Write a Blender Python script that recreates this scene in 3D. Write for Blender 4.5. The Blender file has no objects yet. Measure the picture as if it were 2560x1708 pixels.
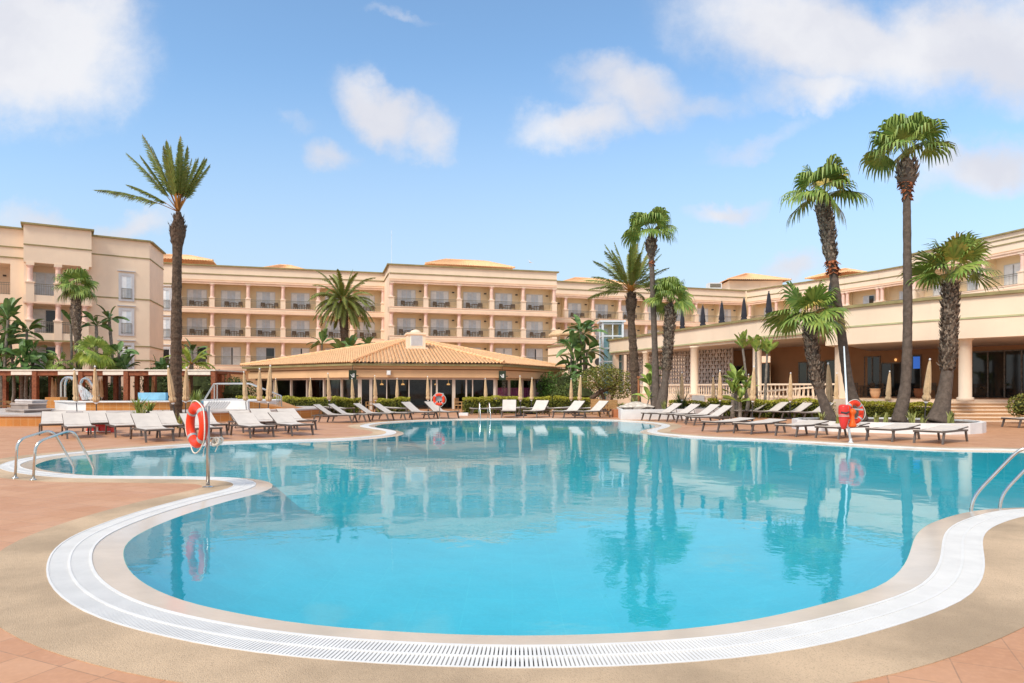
import bpy, math, random
from mathutils import Vector, Matrix, Euler
from mathutils.geometry import tessellate_polygon
R = math.radians
rng = random.Random(7)
sc = bpy.context.scene
col = sc.collection
# ------------------------------------------------------------------ camera, sky, sun, exposure
F, HZ, H = 1706.67, 968.0, 1.6
cd = bpy.data.cameras.new("camera"); cam = bpy.data.objects.new("camera", cd); col.objects.link(cam)
cam.location = (0, 0, H); cam.rotation_euler = (R(90), 0, 0)
cd.lens = 24; cd.sensor_width = 36; cd.shift_y = (HZ - 854) / 2560; cd.clip_end = 3000; cd.clip_start = .05
sc.camera = cam
SUN = Vector((-.60, -.80, 0)).normalized(); SEL = R(47)
w = bpy.data.worlds.new("World"); sc.world = w; w.use_nodes = True
sc.view_settings.view_transform = 'Standard'; sc.view_settings.look = 'None'
sc.view_settings.exposure = 0.75; sc.view_settings.gamma = 1
sd = bpy.data.lights.new("sun", 'SUN'); so = bpy.data.objects.new("sun", sd); col.objects.link(so)
sd.energy = 1.9; sd.angle = R(18); sd.color = (1, .93, .82)
so.rotation_euler = Vector((-SUN.x * math.cos(SEL), -SUN.y * math.cos(SEL), -math.sin(SEL))).to_track_quat('-Z', 'Y').to_euler()
so.location = (-30, -30, 60)

class NT:
    """small node-tree helper"""
    def __init__(s, tree): s.t = tree
    def n(s, typ, ins=None, **kw):
        nd = s.t.nodes.new(typ)
        for k, v in kw.items(): setattr(nd, k, v)
        for k, v in (ins or {}).items():
            if isinstance(v, bpy.types.NodeSocket): s.t.links.new(v, nd.inputs[k])
            else: nd.inputs[k].default_value = v
        return nd
    def math(s, op, a, b=0.0, clamp=False):
        return s.n('ShaderNodeMath', {0: a, 1: b}, operation=op, use_clamp=clamp).outputs[0]
    def mix(s, f, a, b, bt='MIX'):
        nd = s.n('ShaderNodeMix', data_type='RGBA', blend_type=bt)
        for i, v in ((0, f), (6, a), (7, b)):
            if isinstance(v, bpy.types.NodeSocket): s.t.links.new(v, nd.inputs[i])
            else: nd.inputs[i].default_value = v if i == 0 else (tuple(v) + (1,))[:4]
        return nd.outputs[2]
    def ramp(s, f, a, b, c0=0.0, c1=1.0, smooth=True):
        return s.n('ShaderNodeMapRange', {0: f, 1: a, 2: b, 3: c0, 4: c1}, interpolation_type='SMOOTHSTEP' if smooth else 'LINEAR').outputs[0]

def build_world():
    t = w.node_tree; t.nodes.clear(); N = NT(t)
    sky = N.n('ShaderNodeTexSky', sky_type='NISHITA', sun_disc=False, sun_elevation=SEL,
              sun_rotation=math.atan2(SUN.x, SUN.y), altitude=0, air_density=1.0, dust_density=0.6, ozone_density=1.6)
    g = N.n('ShaderNodeTexCoord').outputs['Generated']
    x = N.n('ShaderNodeSeparateXYZ', {0: g})
    dy = N.math('MAXIMUM', x.outputs[1], .02)
    u = N.math('DIVIDE', x.outputs[0], dy); v = N.math('DIVIDE', x.outputs[2], dy)
    p = N.n('ShaderNodeCombineXYZ', {0: u, 1: v, 2: 0.0}).outputs[0]
    wn = N.n('ShaderNodeTexNoise', {'Vector': p, 'Scale': 5.5, 'Detail': 6.0, 'Roughness': .6})
    wv = N.n('ShaderNodeVectorMath', {0: wn.outputs['Color'], 1: (.5, .5, .5)}, operation='SUBTRACT').outputs[0]
    wv = N.n('ShaderNodeVectorMath', {0: wv, 3: .16}, operation='SCALE').outputs[0]
    q = N.n('ShaderNodeVectorMath', {0: p, 1: wv}, operation='ADD').outputs[0]
    blobs = [  # px, py, half width, half height, tilt, weight
        (30, 110, 350, 230, 0, 1.35), (230, 60, 160, 150, -.5, .8), (60, 290, 200, 60, 0, .55), (960, 270, 150, 90, -.75, 1.0), (1060, 340, 90, 70, -.6, .75), (815, 385, 90, 55, -.5, .75),
        (730, 300, 90, 30, 0, .35), (1440, 300, 190, 80, .22, .95), (1600, 215, 230, 90, -.15, .85), (1500, 165, 130, 70, 0, .7), (1760, 240, 140, 60, 0, .6),
        (2080, 110, 440, 160, -.25, 1.1), (2400, 120, 360, 170, 0, 1.2), (2060, 230, 240, 70, -.1, .8), (2480, 420, 230, 90, .1, .95), (2350, 470, 160, 50, 0, .45),
        (1880, 350, 190, 40, .3, .45), (330, 560, 160, 45, 0, .75), (1820, 525, 140, 36, .1, .8), (1980, 665, 110, 45, 0, .75), (60, 545, 170, 50, 0, .65), (2200, 430, 160, 40, 0, .35), (1000, 15, 120, 22, 0, .4)]
    tot = None
    for px, py, a, b, rot, wt in blobs:
        c = ((px - 1280) / F, (HZ - py) / F, 0)
        m = N.n('ShaderNodeMapping', {0: q, 1: c, 2: (0, 0, rot), 3: (a / F * 1.38, b / F * 1.38, 1)}, vector_type='TEXTURE').outputs[0]
        l = N.n('ShaderNodeVectorMath', {0: m}, operation='LENGTH').outputs['Value']
        d = N.ramp(l, 1.0, 0.0, 0.0, wt)
        tot = d if tot is None else N.math('MAXIMUM', tot, d)
    n2 = N.n('ShaderNodeTexNoise', {'Vector': p, 'Scale': 8.0, 'Detail': 8.0, 'Roughness': .62}).outputs[0]
    dens = N.math('ADD', tot, N.math('MULTIPLY', N.math('SUBTRACT', n2, .52), .95))
    dens = N.math('MULTIPLY', dens, N.ramp(tot, 0.0, .25))
    alpha = N.math('MULTIPLY', N.ramp(dens, .0, .92), .96)
    n3 = N.n('ShaderNodeTexNoise', {'Vector': q, 'Scale': 4.0, 'Detail': 5.0}).outputs[0]
    cc = N.mix(N.ramp(n3, .35, .65), (2.95, 3.0, 3.3), (3.6, 3.6, 3.72))
    skyc = N.mix(1.0, sky.outputs[0], (.82, .94, .95), 'MULTIPLY')
    # thin veil near the horizon
    veil = N.math('MULTIPLY', N.ramp(v, .50, 0.0), .85)
    skyc = N.mix(veil, skyc, (2.25, 2.58, 3.0))
    # unseen broken cloud overhead and behind, added for brighter, more neutral ambient light
    ov = N.math('MAXIMUM', N.ramp(x.outputs[2], .50, .75), N.ramp(x.outputs[1], .12, -.25))
    n4 = N.n('ShaderNodeTexNoise', {'Vector': g, 'Scale': 3.0, 'Detail': 6.0}).outputs[0]
    alpha = N.math('MAXIMUM', alpha, N.math('MULTIPLY', ov, N.ramp(n4, .3, .6, .45, .95)))
    fin = N.mix(alpha, skyc, cc)
    bg = N.n('ShaderNodeBackground', {0: fin, 1: .15})
    out = N.n('ShaderNodeOutputWorld'); t.links.new(bg.outputs[0], out.inputs[0])
build_world()

# ------------------------------------------------------------------ materials
M = {}
def mat(name, c, rough=.6, var=.08, vs=3.0, bump=0.0, bs=40.0, metal=0.0, spec=.3, island=0.0, detail=3.0, vec='Object', spots=None, streak=False, dim=None):
    m = bpy.data.materials.new(name); m.use_nodes = True; t = m.node_tree; N = NT(t)
    b = t.nodes['Principled BSDF']
    tc = N.n('ShaderNodeTexCoord').outputs[vec]
    n1 = N.n('ShaderNodeTexNoise', {'Vector': tc, 'Scale': vs, 'Detail': detail, 'Roughness': .6}).outputs[0]
    c = tuple(c)
    lo = tuple(max(0, k * (1 - var * 1.6)) for k in c); hi = tuple(min(1, k * (1 + var * 1.6)) for k in c)
    cc = N.mix(N.ramp(n1, .3, .7), lo, hi)
    if island:
        rn = N.n('ShaderNodeNewGeometry').outputs['Random Per Island']
        c2 = dim or tuple(k * (1 + island) for k in c)
        cc = N.mix(rn, cc, c2)
    if streak:
        mp = N.n('ShaderNodeMapping', {0: tc, 3: (1.4, 1.4, .13)}).outputs[0]
        sn = N.n('ShaderNodeTexNoise', {'Vector': mp, 'Scale': 1.6, 'Detail': 5.0, 'Roughness': .65}).outputs[0]
        cc = N.mix(N.math('MULTIPLY', N.ramp(sn, .5, .8), .13), cc, tuple(k * .72 for k in c))
    if spots:
        vn = N.n('ShaderNodeTexNoise', {'Vector': tc, 'Scale': spots[0], 'Detail': 2.0}).outputs[0]
        cc = N.mix(N.math('MULTIPLY', N.ramp(vn, .52, .70), spots[2]), cc, spots[1])
    t.links.new(cc, b.inputs['Base Color'])
    b.inputs['Roughness'].default_value = rough; b.inputs['Metallic'].default_value = metal
    b.inputs['Specular IOR Level'].default_value = spec
    if bump:
        bn = N.n('ShaderNodeTexNoise', {'Vector': tc, 'Scale': bs, 'Detail': 4.0}).outputs[0]
        bp = N.n('ShaderNodeBump', {'Strength': bump, 'Height': bn, 'Distance': .02})
        t.links.new(bp.outputs[0], b.inputs['Normal'])
    M[name] = m; return m

mat('stucco', (.87, .695, .525), .85, .03, .35, .25, 60, streak=True)
mat('stucco_deep', (.74, .47, .26), .85, .05, .5, .2, 60, streak=True)
mat('stucco_pale', (.86, .68, .51), .85, .03, .5, .2, 60)
mat('rose', (.82, .56, .46), .8, .05, 2, .15, 50)
mat('band', (.84, .60, .44), .8, .04, 1)
mat('olive', (.30, .25, .115), .75, .10, 1.5)
mat('sage', (.48, .47, .26), .75, .06, 1.5)
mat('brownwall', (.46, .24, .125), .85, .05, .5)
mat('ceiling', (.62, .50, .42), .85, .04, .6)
mat('rooftile', (.84, .51, .27), .75, .10, 6, .4, 25, spots=(2.2, (.70, .42, .2), .35))
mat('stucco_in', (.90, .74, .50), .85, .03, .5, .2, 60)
mat('white', (.80, .80, .79), .5, .03, 2)
mat('grate', (.745, .73, .705), .45, .03, 3)
mat('gutter', (.16, .17, .17), .6, .1, 3)
mat('white_tile', (.80, .79, .78), .35, .03, 2)
mat('frame', (.72, .73, .74), .45, .03, 3)
mat('surround', (.58, .58, .60), .7, .04, 2)
mat('curtain', (.88, .91, .92), .6, .04, 3, spec=.6)
mat('curtain_blue', (.64, .71, .77), .4, .05, 3, spec=.6)
mat('iron', (.22, .195, .15), .5, .1, 5, metal=.3)
mat('concrete', (.555, .405, .265), .85, .15, .8, .6, 150, spots=(120.0, (.33, .23, .15), .55), detail=8)
mat('coping', (.68, .58, .48), .16, .05, 1.2, .05, 30, spec=.5)
mat('rim', (.50, .44, .40), .7, .08, 1.5, .2, 40)
mat('sling', (.64, .575, .515), .7, .03, 4, .2, 300)
mat('lframe', (.135, .11, .095), .45, .06, 5, metal=.25)
mat('canvas', (.63, .45, .265), .85, .08, 5, .3, 60)
mat('canvas_dark', (.035, .035, .045), .8, .1, 5, .2, 60)
mat('steel', (.62, .62, .60), .18, .04, 10, metal=1.0)
mat('steel_pole', (.50, .47, .43), .35, .06, 8, metal=.9)
mat('alu', (.70, .76, .80), .4, .03, 5)
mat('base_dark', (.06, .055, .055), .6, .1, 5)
mat('wood', (.24, .078, .034), .55, .18, 6, .2, 30)
mat('awning', (.78, .72, .62), .8, .04, 3)
mat('ring_red', (.82, .05, .013), .42, .04, 4, .05, 30, spec=.3)
mat('can_red', (.75, .03, .02), .3, .04, 4, spec=.5)
mat('float_orange', (.88, .13, .015), .4, .05, 4)
mat('reflect', (.38, .40, .40), .35, .05, 30)
mat('rope', (.78, .72, .62), .85, .08, 60)
mat('wicker', (.42, .24, .10), .7, .2, 20, .4, 90)
mat('dark_furn', (.17, .115, .075), .55, .15, 8)
mat('stone_slab', (.37, .30, .26), .75, .14, 1.2, .4, 20)
mat('slab_pale', (.62, .56, .53), .7, .10, 1.2, .3, 20)
mat('pot', (.62, .36, .20), .75, .08, 3, .1, 20)
mat('pot_red', (.42, .16, .07), .75, .08, 3, .1, 20)
mat('pot_black', (.03, .028, .025), .5, .1, 3)
mat('sign_green', (.025, .04, .022), .5, .08, 5)
mat('purple', (.45, .08, .24), .7, .1, 2)
mat('bark_date', (.105, .070, .048), .95, .25, 9, .9, 14, spots=(14.0, (.05, .032, .022), .6))
mat('bark_fan', (.125, .095, .076), .95, .16, 7, .7, 16, spots=(9.0, (.11, .08, .06), .6))
mat('bark_shag', (.36, .28, .21), .9, .2, 9, .5, 30, island=.9, dim=(.07, .042, .028))
mat('bark_rust', (.36, .12, .05), .9, .25, 12, .5, 30)
mat('bark_grey', (.22, .19, .16), .9, .2, 8, .5, 20)
mat('fan_leaf', (.11, .20, .035), .5, .2, 2, spec=.35, island=1.0, dim=(.29, .36, .075))
mat('fan_yellow', (.20, .23, .04), .5, .2, 2, spec=.35, island=1.0, dim=(.52, .36, .08))
mat('date_leaf', (.14, .19, .04), .5, .2, 2, spec=.35, island=1.0, dim=(.22, .24, .05))
mat('rachis', (.42, .19, .045), .6, .15, 3)
mat('petiole', (.24, .25, .07), .6, .15, 3)
mat('banana_leaf', (.06, .13, .035), .45, .2, 2, spec=.4, island=1.0, dim=(.15, .25, .07))
mat('bop_leaf', (.15, .25, .045), .45, .2, 2, spec=.4, island=1.0, dim=(.33, .40, .08))
mat('bright_leaf', (.17, .24, .03), .5, .2, 2, island=1.0, dim=(.36, .40, .06))
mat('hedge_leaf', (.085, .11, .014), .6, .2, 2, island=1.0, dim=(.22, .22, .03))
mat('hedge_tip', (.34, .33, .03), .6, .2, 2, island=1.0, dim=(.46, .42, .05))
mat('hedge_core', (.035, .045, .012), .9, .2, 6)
mat('bush_leaf', (.045, .085, .022), .6, .2, 2, island=1.0, dim=(.12, .16, .035))
mat('green_bush', (.05, .14, .02), .6, .2, 2, island=1.0, dim=(.11, .22, .035))
mat('tree_leaf', (.10, .125, .028), .6, .2, 2, island=1.0, dim=(.26, .24, .045))
mat('agave', (.20, .23, .06), .5, .2, 3, island=1.0, dim=(.40, .40, .14))
mat('soil', (.10, .07, .05), .95, .3, 4)
mat('rock', (.62, .55, .47), .9, .15, 3, .5, 10)
mat('bin_green', (.012, .08, .05), .5, .1, 3)
mat('plate_blue', (.30, .54, .68), .4, .08, 2)
mat('bird_grey', (.55, .55, .57), .7, .1, 3)
mat('spray', (.8, .84, .86), .4, .05, 3)

def tiles(name, c1, c2, mortar, size, rot=0.0, rough=.55, msize=.02, vec='Object', axes=None, bump=.2):
    m = bpy.data.materials.new(name); m.use_nodes = True; t = m.node_tree; N = NT(t); b = t.nodes['Principled BSDF']
    tc = N.n('ShaderNodeTexCoord').outputs[vec]
    if axes:
        s = N.n('ShaderNodeSeparateXYZ', {0: tc})
        o = {'x': s.outputs[0], 'y': s.outputs[1], 'z': s.outputs[2]}
        tc = N.n('ShaderNodeCombineXYZ', {0: o[axes[0]], 1: o[axes[1]], 2: 0.0}).outputs[0]
    mp = N.n('ShaderNodeMapping', {0: tc, 2: (0, 0, rot), 3: (1 / size, 1 / size, 1 / size)}).outputs[0]
    br = N.n('ShaderNodeTexBrick', {'Vector': mp, 'Color1': c1 + (1,), 'Color2': c2 + (1,), 'Mortar': mortar + (1,), 'Scale': 1.0, 'Mortar Size': msize, 'Mortar Smooth': .25,
                                    'Bias': 0.0, 'Brick Width': 1.0, 'Row Height': 1.0}, offset=0.0)
    n1 = N.n('ShaderNodeTexNoise', {'Vector': tc, 'Scale': 1.1, 'Detail': 6.0, 'Roughness': .65}).outputs[0]
    n2 = N.n('ShaderNodeTexNoise', {'Vector': tc, 'Scale': 24.0, 'Detail': 4.0}).outputs[0]
    cc = N.mix(N.ramp(n1, .35, .7, 0.0, .35), br.outputs[0], tuple(k * .74 for k in c1))
    cc = N.mix(N.ramp(n2, .4, .75, 0.0, .22), cc, tuple(min(1, k * 1.25) for k in c2))
    t.links.new(cc, b.inputs['Base Color'])
    t.links.new(N.ramp(n1, .3, .7, rough - .1, rough + .12), b.inputs['Roughness'])
    b.inputs['Specular IOR Level'].default_value = .35
    hh = N.math('ADD', N.math('MULTIPLY', br.outputs['Fac'], -1.0), N.math('MULTIPLY', n2, .5))
    bp = N.n('ShaderNodeBump', {'Strength': bump, 'Height': hh, 'Distance': .006}); t.links.new(bp.outputs[0], b.inputs['Normal'])
    M[name] = m
tiles('deck', (.53, .26, .135), (.60, .32, .175), (.36, .20, .115), .36, R(24), .46, .012)
tiles('orange_tile', (.52, .20, .045), (.60, .26, .07), (.62, .40, .20), .3, 0, .35, .03, axes='xz')
tiles('pool_tile', (.21, .475, .60), (.23, .495, .62), (.26, .52, .63), .6, 0, .5, .012)
tiles('step_tile', (.72, .50, .31), (.76, .54, .35), (.5, .34, .2), .5, 0, .6, .02)

def glass_dark():
    m = bpy.data.materials.new('glass_dark'); m.use_nodes = True; t = m.node_tree; b = t.nodes['Principled BSDF']; N = NT(t)
    tc = N.n('ShaderNodeTexCoord').outputs['Object']
    n1 = N.n('ShaderNodeTexNoise', {'Vector': tc, 'Scale': 1.3, 'Detail': 2.0}).outputs[0]
    t.links.new(N.mix(n1, (.006, .006, .007), (.03, .032, .034)), b.inputs['Base Color'])
    b.inputs['Roughness'].default_value = .04; b.inputs['Specular IOR Level'].default_value = .5
    M['glass_dark'] = m
    # clear pane: tinted see-through with a fresnel reflection
    for nm, tint, mixf in (('glass_clear', (.84, .88, .87), 1.35), ('lift_glass', (.70, .82, .84), 1.5)):
        m = bpy.data.materials.new(nm); m.use_nodes = True; t = m.node_tree; t.nodes.clear(); N = NT(t)
        bf = N.n('ShaderNodeNewGeometry').outputs['Backfacing']; fr = N.n('ShaderNodeFresnel', {'IOR': N.ramp(bf, 0.0, 1.0, mixf, 1 / mixf, False)}).outputs[0]
        tr = N.n('ShaderNodeBsdfTransparent', {0: tint + (1,)}); gl = N.n('ShaderNodeBsdfGlossy', {'Roughness': .03})
        mx = N.n('ShaderNodeMixShader', {0: fr, 1: tr.outputs[0], 2: gl.outputs[0]})
        o = N.n('ShaderNodeOutputMaterial'); t.links.new(mx.outputs[0], o.inputs[0]); M[nm] = m
glass_dark()
def water_mat(name, tint, sc1, st):
    m = bpy.data.materials.new(name); m.use_nodes = True; t = m.node_tree; t.nodes.clear(); N = NT(t)
    tc = N.n('ShaderNodeTexCoord').outputs['Object']
    a = N.n('ShaderNodeTexNoise', {'Vector': tc, 'Scale': sc1, 'Detail': 3.0, 'Roughness': .55}).outputs[0]
    c = N.n('ShaderNodeTexNoise', {'Vector': tc, 'Scale': sc1 * .22, 'Detail': 2.0}).outputs[0]
    g = N.n('ShaderNodeTexNoise', {'Vector': tc, 'Scale': .16, 'Detail': 2.0}).outputs[0]
    h = N.math('ADD', N.math('MULTIPLY', a, N.ramp(g, .38, .62, .25, 1.0)), N.math('MULTIPLY', c, 2.2))
    bp = N.n('ShaderNodeBump', {'Strength': 1.0, 'Height': h, 'Distance': st}).outputs[0]
    bf = N.n('ShaderNodeNewGeometry').outputs['Backfacing']; fr = N.n('ShaderNodeFresnel', {'IOR': N.ramp(bf, 0.0, 1.0, 1.60, 1 / 1.60, False), 'Normal': bp}).outputs[0]
    tr = N.n('ShaderNodeBsdfTransparent', {0: tint + (1,)})
    gl = N.n('ShaderNodeBsdfGlossy', {'Roughness': .015, 'Normal': bp})
    mx = N.n('ShaderNodeMixShader', {0: fr, 1: tr.outputs[0], 2: gl.outputs[0]})
    o = N.n('ShaderNodeOutputMaterial'); t.links.new(mx.outputs[0], o.inputs[0]); M[name] = m
water_mat('water', (.36, 1.0, 1.0), 5.0, .0022)
water_mat('water_shallow', (.55, .92, .97), 9.0, .006)
def glow(name, c, s):
    m = bpy.data.materials.new(name); m.use_nodes = True; b = m.node_tree.nodes['Principled BSDF']
    b.inputs['Base Color'].default_value = c + (1,); b.inputs['Emission Color'].default_value = c + (1,); b.inputs['Emission Strength'].default_value = s; M[name] = m
glow('lamp_warm', (.9, .45, .15), .7); glow('screen_blue', (.05, .18, .7), .35)
def spray_mat():
    m = bpy.data.materials.new('water_spray'); m.use_nodes = True; t = m.node_tree; t.nodes.clear(); N = NT(t)
    tc = N.n('ShaderNodeTexCoord').outputs['Object']
    mp = N.n('ShaderNodeMapping', {0: tc, 3: (14, 14, 3)}).outputs[0]
    a = N.n('ShaderNodeTexNoise', {'Vector': mp, 'Scale': 1.6, 'Detail': 5.0}).outputs[0]
    tr = N.n('ShaderNodeBsdfTransparent'); df = N.n('ShaderNodeBsdfDiffuse', {0: (.85, .88, .9, 1)})
    mx = N.n('ShaderNodeMixShader', {0: N.ramp(a, .35, .75, .05, .6), 1: tr.outputs[0], 2: df.outputs[0]})
    o = N.n('ShaderNodeOutputMaterial'); t.links.new(mx.outputs[0], o.inputs[0]); M['water_spray'] = m
spray_mat()

# ------------------------------------------------------------------ building blocks
def X(px, Y): return (px - 1280) / F * Y
def Zz(py, Y): return H - (py - HZ) / F * Y
def at(px, py, Y): return Vector((X(px, Y), Y, Zz(py, Y)))
def gd(px, py, z=0.0):
    Y = (H - z) * F / (py - HZ); return Vector((X(px, Y), Y, z))

class MB:
    def __init__(s): s.v = []; s.f = []; s.m = []
    def face(s, pts, mi=0):
        k = len(s.v); s.v.extend(tuple(p) for p in pts); s.f.append(tuple(range(k, k + len(pts)))); s.m.append(mi)
    def hexa(s, b, t, mi=0):
        k = len(s.v); s.v.extend(tuple(p) for p in b); s.v.extend(tuple(p) for p in t)
        for f in ((3, 2, 1, 0), (4, 5, 6, 7), (0, 1, 5, 4), (1, 2, 6, 5), (2, 3, 7, 6), (3, 0, 4, 7)):
            s.f.append(tuple(k + i for i in f)); s.m.append(mi)
    def box(s, x0, x1, y0, y1, z0, z1, mi=0):
        s.hexa([(x0, y0, z0), (x1, y0, z0), (x1, y1, z0), (x0, y1, z0)], [(x0, y0, z1), (x1, y0, z1), (x1, y1, z1), (x0, y1, z1)], mi)
    def bar(s, a, b, wx, wz, mi=0, up=(0, 0, 1)):
        a = Vector(a); b = Vector(b); d = (b - a).normalized(); u = Vector(up)
        if abs(d.dot(u)) > .95: u = Vector((0, 1, 0))
        sd_ = d.cross(u).normalized() * wx / 2; uu = sd_.cross(d).normalized() * wz / 2
        s.hexa([a - sd_ - uu, a + sd_ - uu, b + sd_ - uu, b - sd_ - uu], [a - sd_ + uu, a + sd_ + uu, b + sd_ + uu, b - sd_ + uu], mi)
    def tube(s, pts, r, n=8, mi=0, cap=True):
        pts = [Vector(p) for p in pts]; k0 = len(s.v); m = len(pts)
        rs = r if isinstance(r, (list, tuple)) else [r] * m
        u = None
        for i, p in enumerate(pts):
            d = (pts[min(i + 1, m - 1)] - pts[max(i - 1, 0)]).normalized()
            if u is None: u = d.orthogonal().normalized()
            u = (u - d * u.dot(d)).normalized(); vv = d.cross(u)
            for j in range(n):
                a = 2 * math.pi * j / n; s.v.append(tuple(p + (u * math.cos(a) + vv * math.sin(a)) * rs[i]))
        for i in range(m - 1):
            for j in range(n):
                a = k0 + i * n + j; b = k0 + i * n + (j + 1) % n
                s.f.append((a, b, b + n, a + n)); s.m.append(mi)
        if cap:
            s.f.append(tuple(k0 + j for j in range(n))[::-1]); s.m.append(mi)
            s.f.append(tuple(k0 + (m - 1) * n + j for j in range(n))); s.m.append(mi)
    def lathe(s, prof, c=(0, 0, 0), n=16, mi=0, pleat=0.0, k=8):
        k0 = len(s.v); c = Vector(c)
        for r, z in prof:
            for j in range(n):
                a = 2 * math.pi * j / n; rr = r * (1 + pleat * math.cos(a * k))
                s.v.append((c.x + rr * math.cos(a), c.y + rr * math.sin(a), c.z + z))
        for i in range(len(prof) - 1):
            for j in range(n):
                a = k0 + i * n + j; b = k0 + i * n + (j + 1) % n
                s.f.append((a, b, b + n, a + n)); s.m.append(mi)
        s.f.append(tuple(k0 + j for j in range(n))[::-1]); s.m.append(mi)
        s.f.append(tuple(k0 + (len(prof) - 1) * n + j for j in range(n))); s.m.append(mi)
    def prism(s, poly, z0, z1, mi=0, mt=None):
        n = len(poly); P = [Vector((p[0], p[1], 0)) for p in poly]
        ar = sum(P[i].x * P[(i + 1) % n].y - P[(i + 1) % n].x * P[i].y for i in range(n))
        if ar < 0: P = P[::-1]
        for i in range(n):
            a, b = P[i], P[(i + 1) % n]
            s.face([(a.x, a.y, z0), (b.x, b.y, z0), (b.x, b.y, z1), (a.x, a.y, z1)], mi)
        for tri in tessellate_polygon([P]):
            t = [P[i] for i in tri]
            if (t[1] - t[0]).cross(t[2] - t[0]).z < 0: t = t[::-1]
            s.face([(p.x, p.y, z1) for p in t], mi if mt is None else mt)
            s.face([(p.x, p.y, z0) for p in t[::-1]], mi)
    def build(s, name, mats, parent=None, smooth=False, org=None):
        me = bpy.data.meshes.new(name)
        if org is None and parent is not None: org = tuple(parent.get('_o', (0, 0, 0)))
        v = s.v if org is None else [(a - org[0], b - org[1], c - org[2]) for a, b, c in s.v]
        me.from_pydata(v, [], s.f)
        for mm in (mats if isinstance(mats, (list, tuple)) else [mats]): me.materials.append(M[mm])
        if len(me.materials) > 1: me.polygons.foreach_set('material_index', s.m)
        if smooth: me.polygons.foreach_set('use_smooth', [True] * len(s.f))
        me.update()
        o = bpy.data.objects.new(name, me); col.objects.link(o)
        if parent is not None:
            o.parent = parent; o['_o'] = org or (0, 0, 0)
        elif org is not None: o.location = org
        return o

THINGS = []
def tag(o, label=None, cat=None, group=None, kind=None):
    if label: o['label'] = label
    if cat: o['category'] = cat
    if group: o['group'] = group
    if kind: o['kind'] = kind
    return o
def thing(name, label, cat, org=(0, 0, 0), group=None):
    """an Empty at the thing's base; parts built in world coordinates are shifted to it"""
    o = bpy.data.objects.new(name, None); col.objects.link(o); o.location = org; o['_o'] = tuple(org); o.empty_display_size = .2
    return tag(o, label, cat, group)
def solo(mb, name, label, cat, mats, org=None, group=None, smooth=False):
    return tag(mb.build(name, mats, None, smooth, org), label, cat, group)
KIDS = {}
def kids(o):
    return [c for c in bpy.data.objects if c.parent == o]
def copy_tree(o, cache=None):
    """a copy of a thing with copies of its parts and sub-parts"""
    if o.name not in KIDS: KIDS[o.name] = kids(o)
    c = o.copy(); col.objects.link(c)
    for ch in KIDS[o.name]:
        d = copy_tree(ch); d.parent = c
    return c
class Fr:
    """a facade frame: s along the wall, d into the building, z up"""
    def __init__(s, O, u): s.O = Vector((O[0], O[1])); s.u = Vector(u).normalized(); s.n = Vector((-s.u.y, s.u.x))
    def P(s, a, d, z): p = s.O + s.u * a + s.n * d; return (p.x, p.y, z)
    def box(s, mb, a0, a1, d0, d1, z0, z1, mi=0):
        mb.hexa([s.P(a0, d0, z0), s.P(a1, d0, z0), s.P(a1, d1, z0), s.P(a0, d1, z0)],
                [s.P(a0, d0, z1), s.P(a1, d0, z1), s.P(a1, d1, z1), s.P(a0, d1, z1)], mi)
# ------------------------------------------------------------------ pool outline (the water side of the white grating)
raw = [(1300,1618),(1000,1608),(720,1586),(521,1553),(368,1516),(276,1473),(239,1439),(226,1400),(233,1366),(260,1341),(306,1319),(398,1284),(521,1248),(590,1232),(632,1223),(650,1214),
       (636,1203),(597,1196),(521,1193),(429,1192),(306,1191),(214,1190),(138,1184),(77,1176),(50,1168),(49,1161),(61,1156),(92,1147),(153,1138),(245,1129),(340,1122),(440,1115),(543,1108),(640,1104),(760,1101),(880,1097),
       (940,1092),(978,1087.5),(990,1083),(985,1077.5),(954,1072),(928,1068.2),(920,1065.5),(926,1062.7),(948,1058.6),(1005,1054),(1066,1051),(1142,1048.7),(1220,1048),(1303,1048),(1400,1048.3),(1467,1049),(1540,1051.3),(1600,1055),
       (1640,1059.5),(1655,1064),(1645,1069.5),(1626,1074),(1618,1078),(1626,1082),(1664,1087),(1766,1094.5),(1850,1097.5),(1943,1101.5),(2106,1111),(2280,1120.5),(2407,1125),(2560,1126.5)]
pl = [gd(x, y) for x, y in raw] + [Vector((15.2, 16.2, 0)), Vector((15.9, 13.5, 0)), Vector((14.2, 10.9, 0)), Vector((10.8, 9.6, 0)), Vector((8.4, 9.15, 0))]
pl += [gd(x, y) for x, y in [(2560,1273),(2499,1278),(2445,1290),(2391,1309),(2363,1333),(2356,1364),(2352,1402),(2329,1445),(2286,1480),(2189,1511),(2034,1554),(1840,1589),(1600,1609)]]
def catmull(P, step):
    out = []; n = len(P)
    for i in range(n):
        a, b, c, d = P[i - 1], P[i], P[(i + 1) % n], P[(i + 2) % n]
        k = max(1, int((c - b).length / step))
        for j in range(k):
            t = j / k
            out.append(.5 * ((2 * b) + (c - a) * t + (2 * a - 5 * b + 4 * c - d) * t * t + (3 * b - a - 3 * c + d) * t ** 3))
    return out
pl = catmull(pl, .2)
for _ in range(3):
    pl = [(pl[i - 1] + pl[i] * 2 + pl[(i + 1) % len(pl)]) / 4 for i in range(len(pl))]
area = sum(pl[i].x * pl[(i + 1) % len(pl)].y - pl[(i + 1) % len(pl)].x * pl[i].y for i in range(len(pl)))
if area < 0: pl = pl[::-1]
NP = len(pl)
nrm = []
for i in range(NP):
    t = (pl[(i + 1) % NP] - pl[i - 1]).normalized(); nrm.append(Vector((t.y, -t.x, 0)))    # outward for a ccw loop
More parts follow.
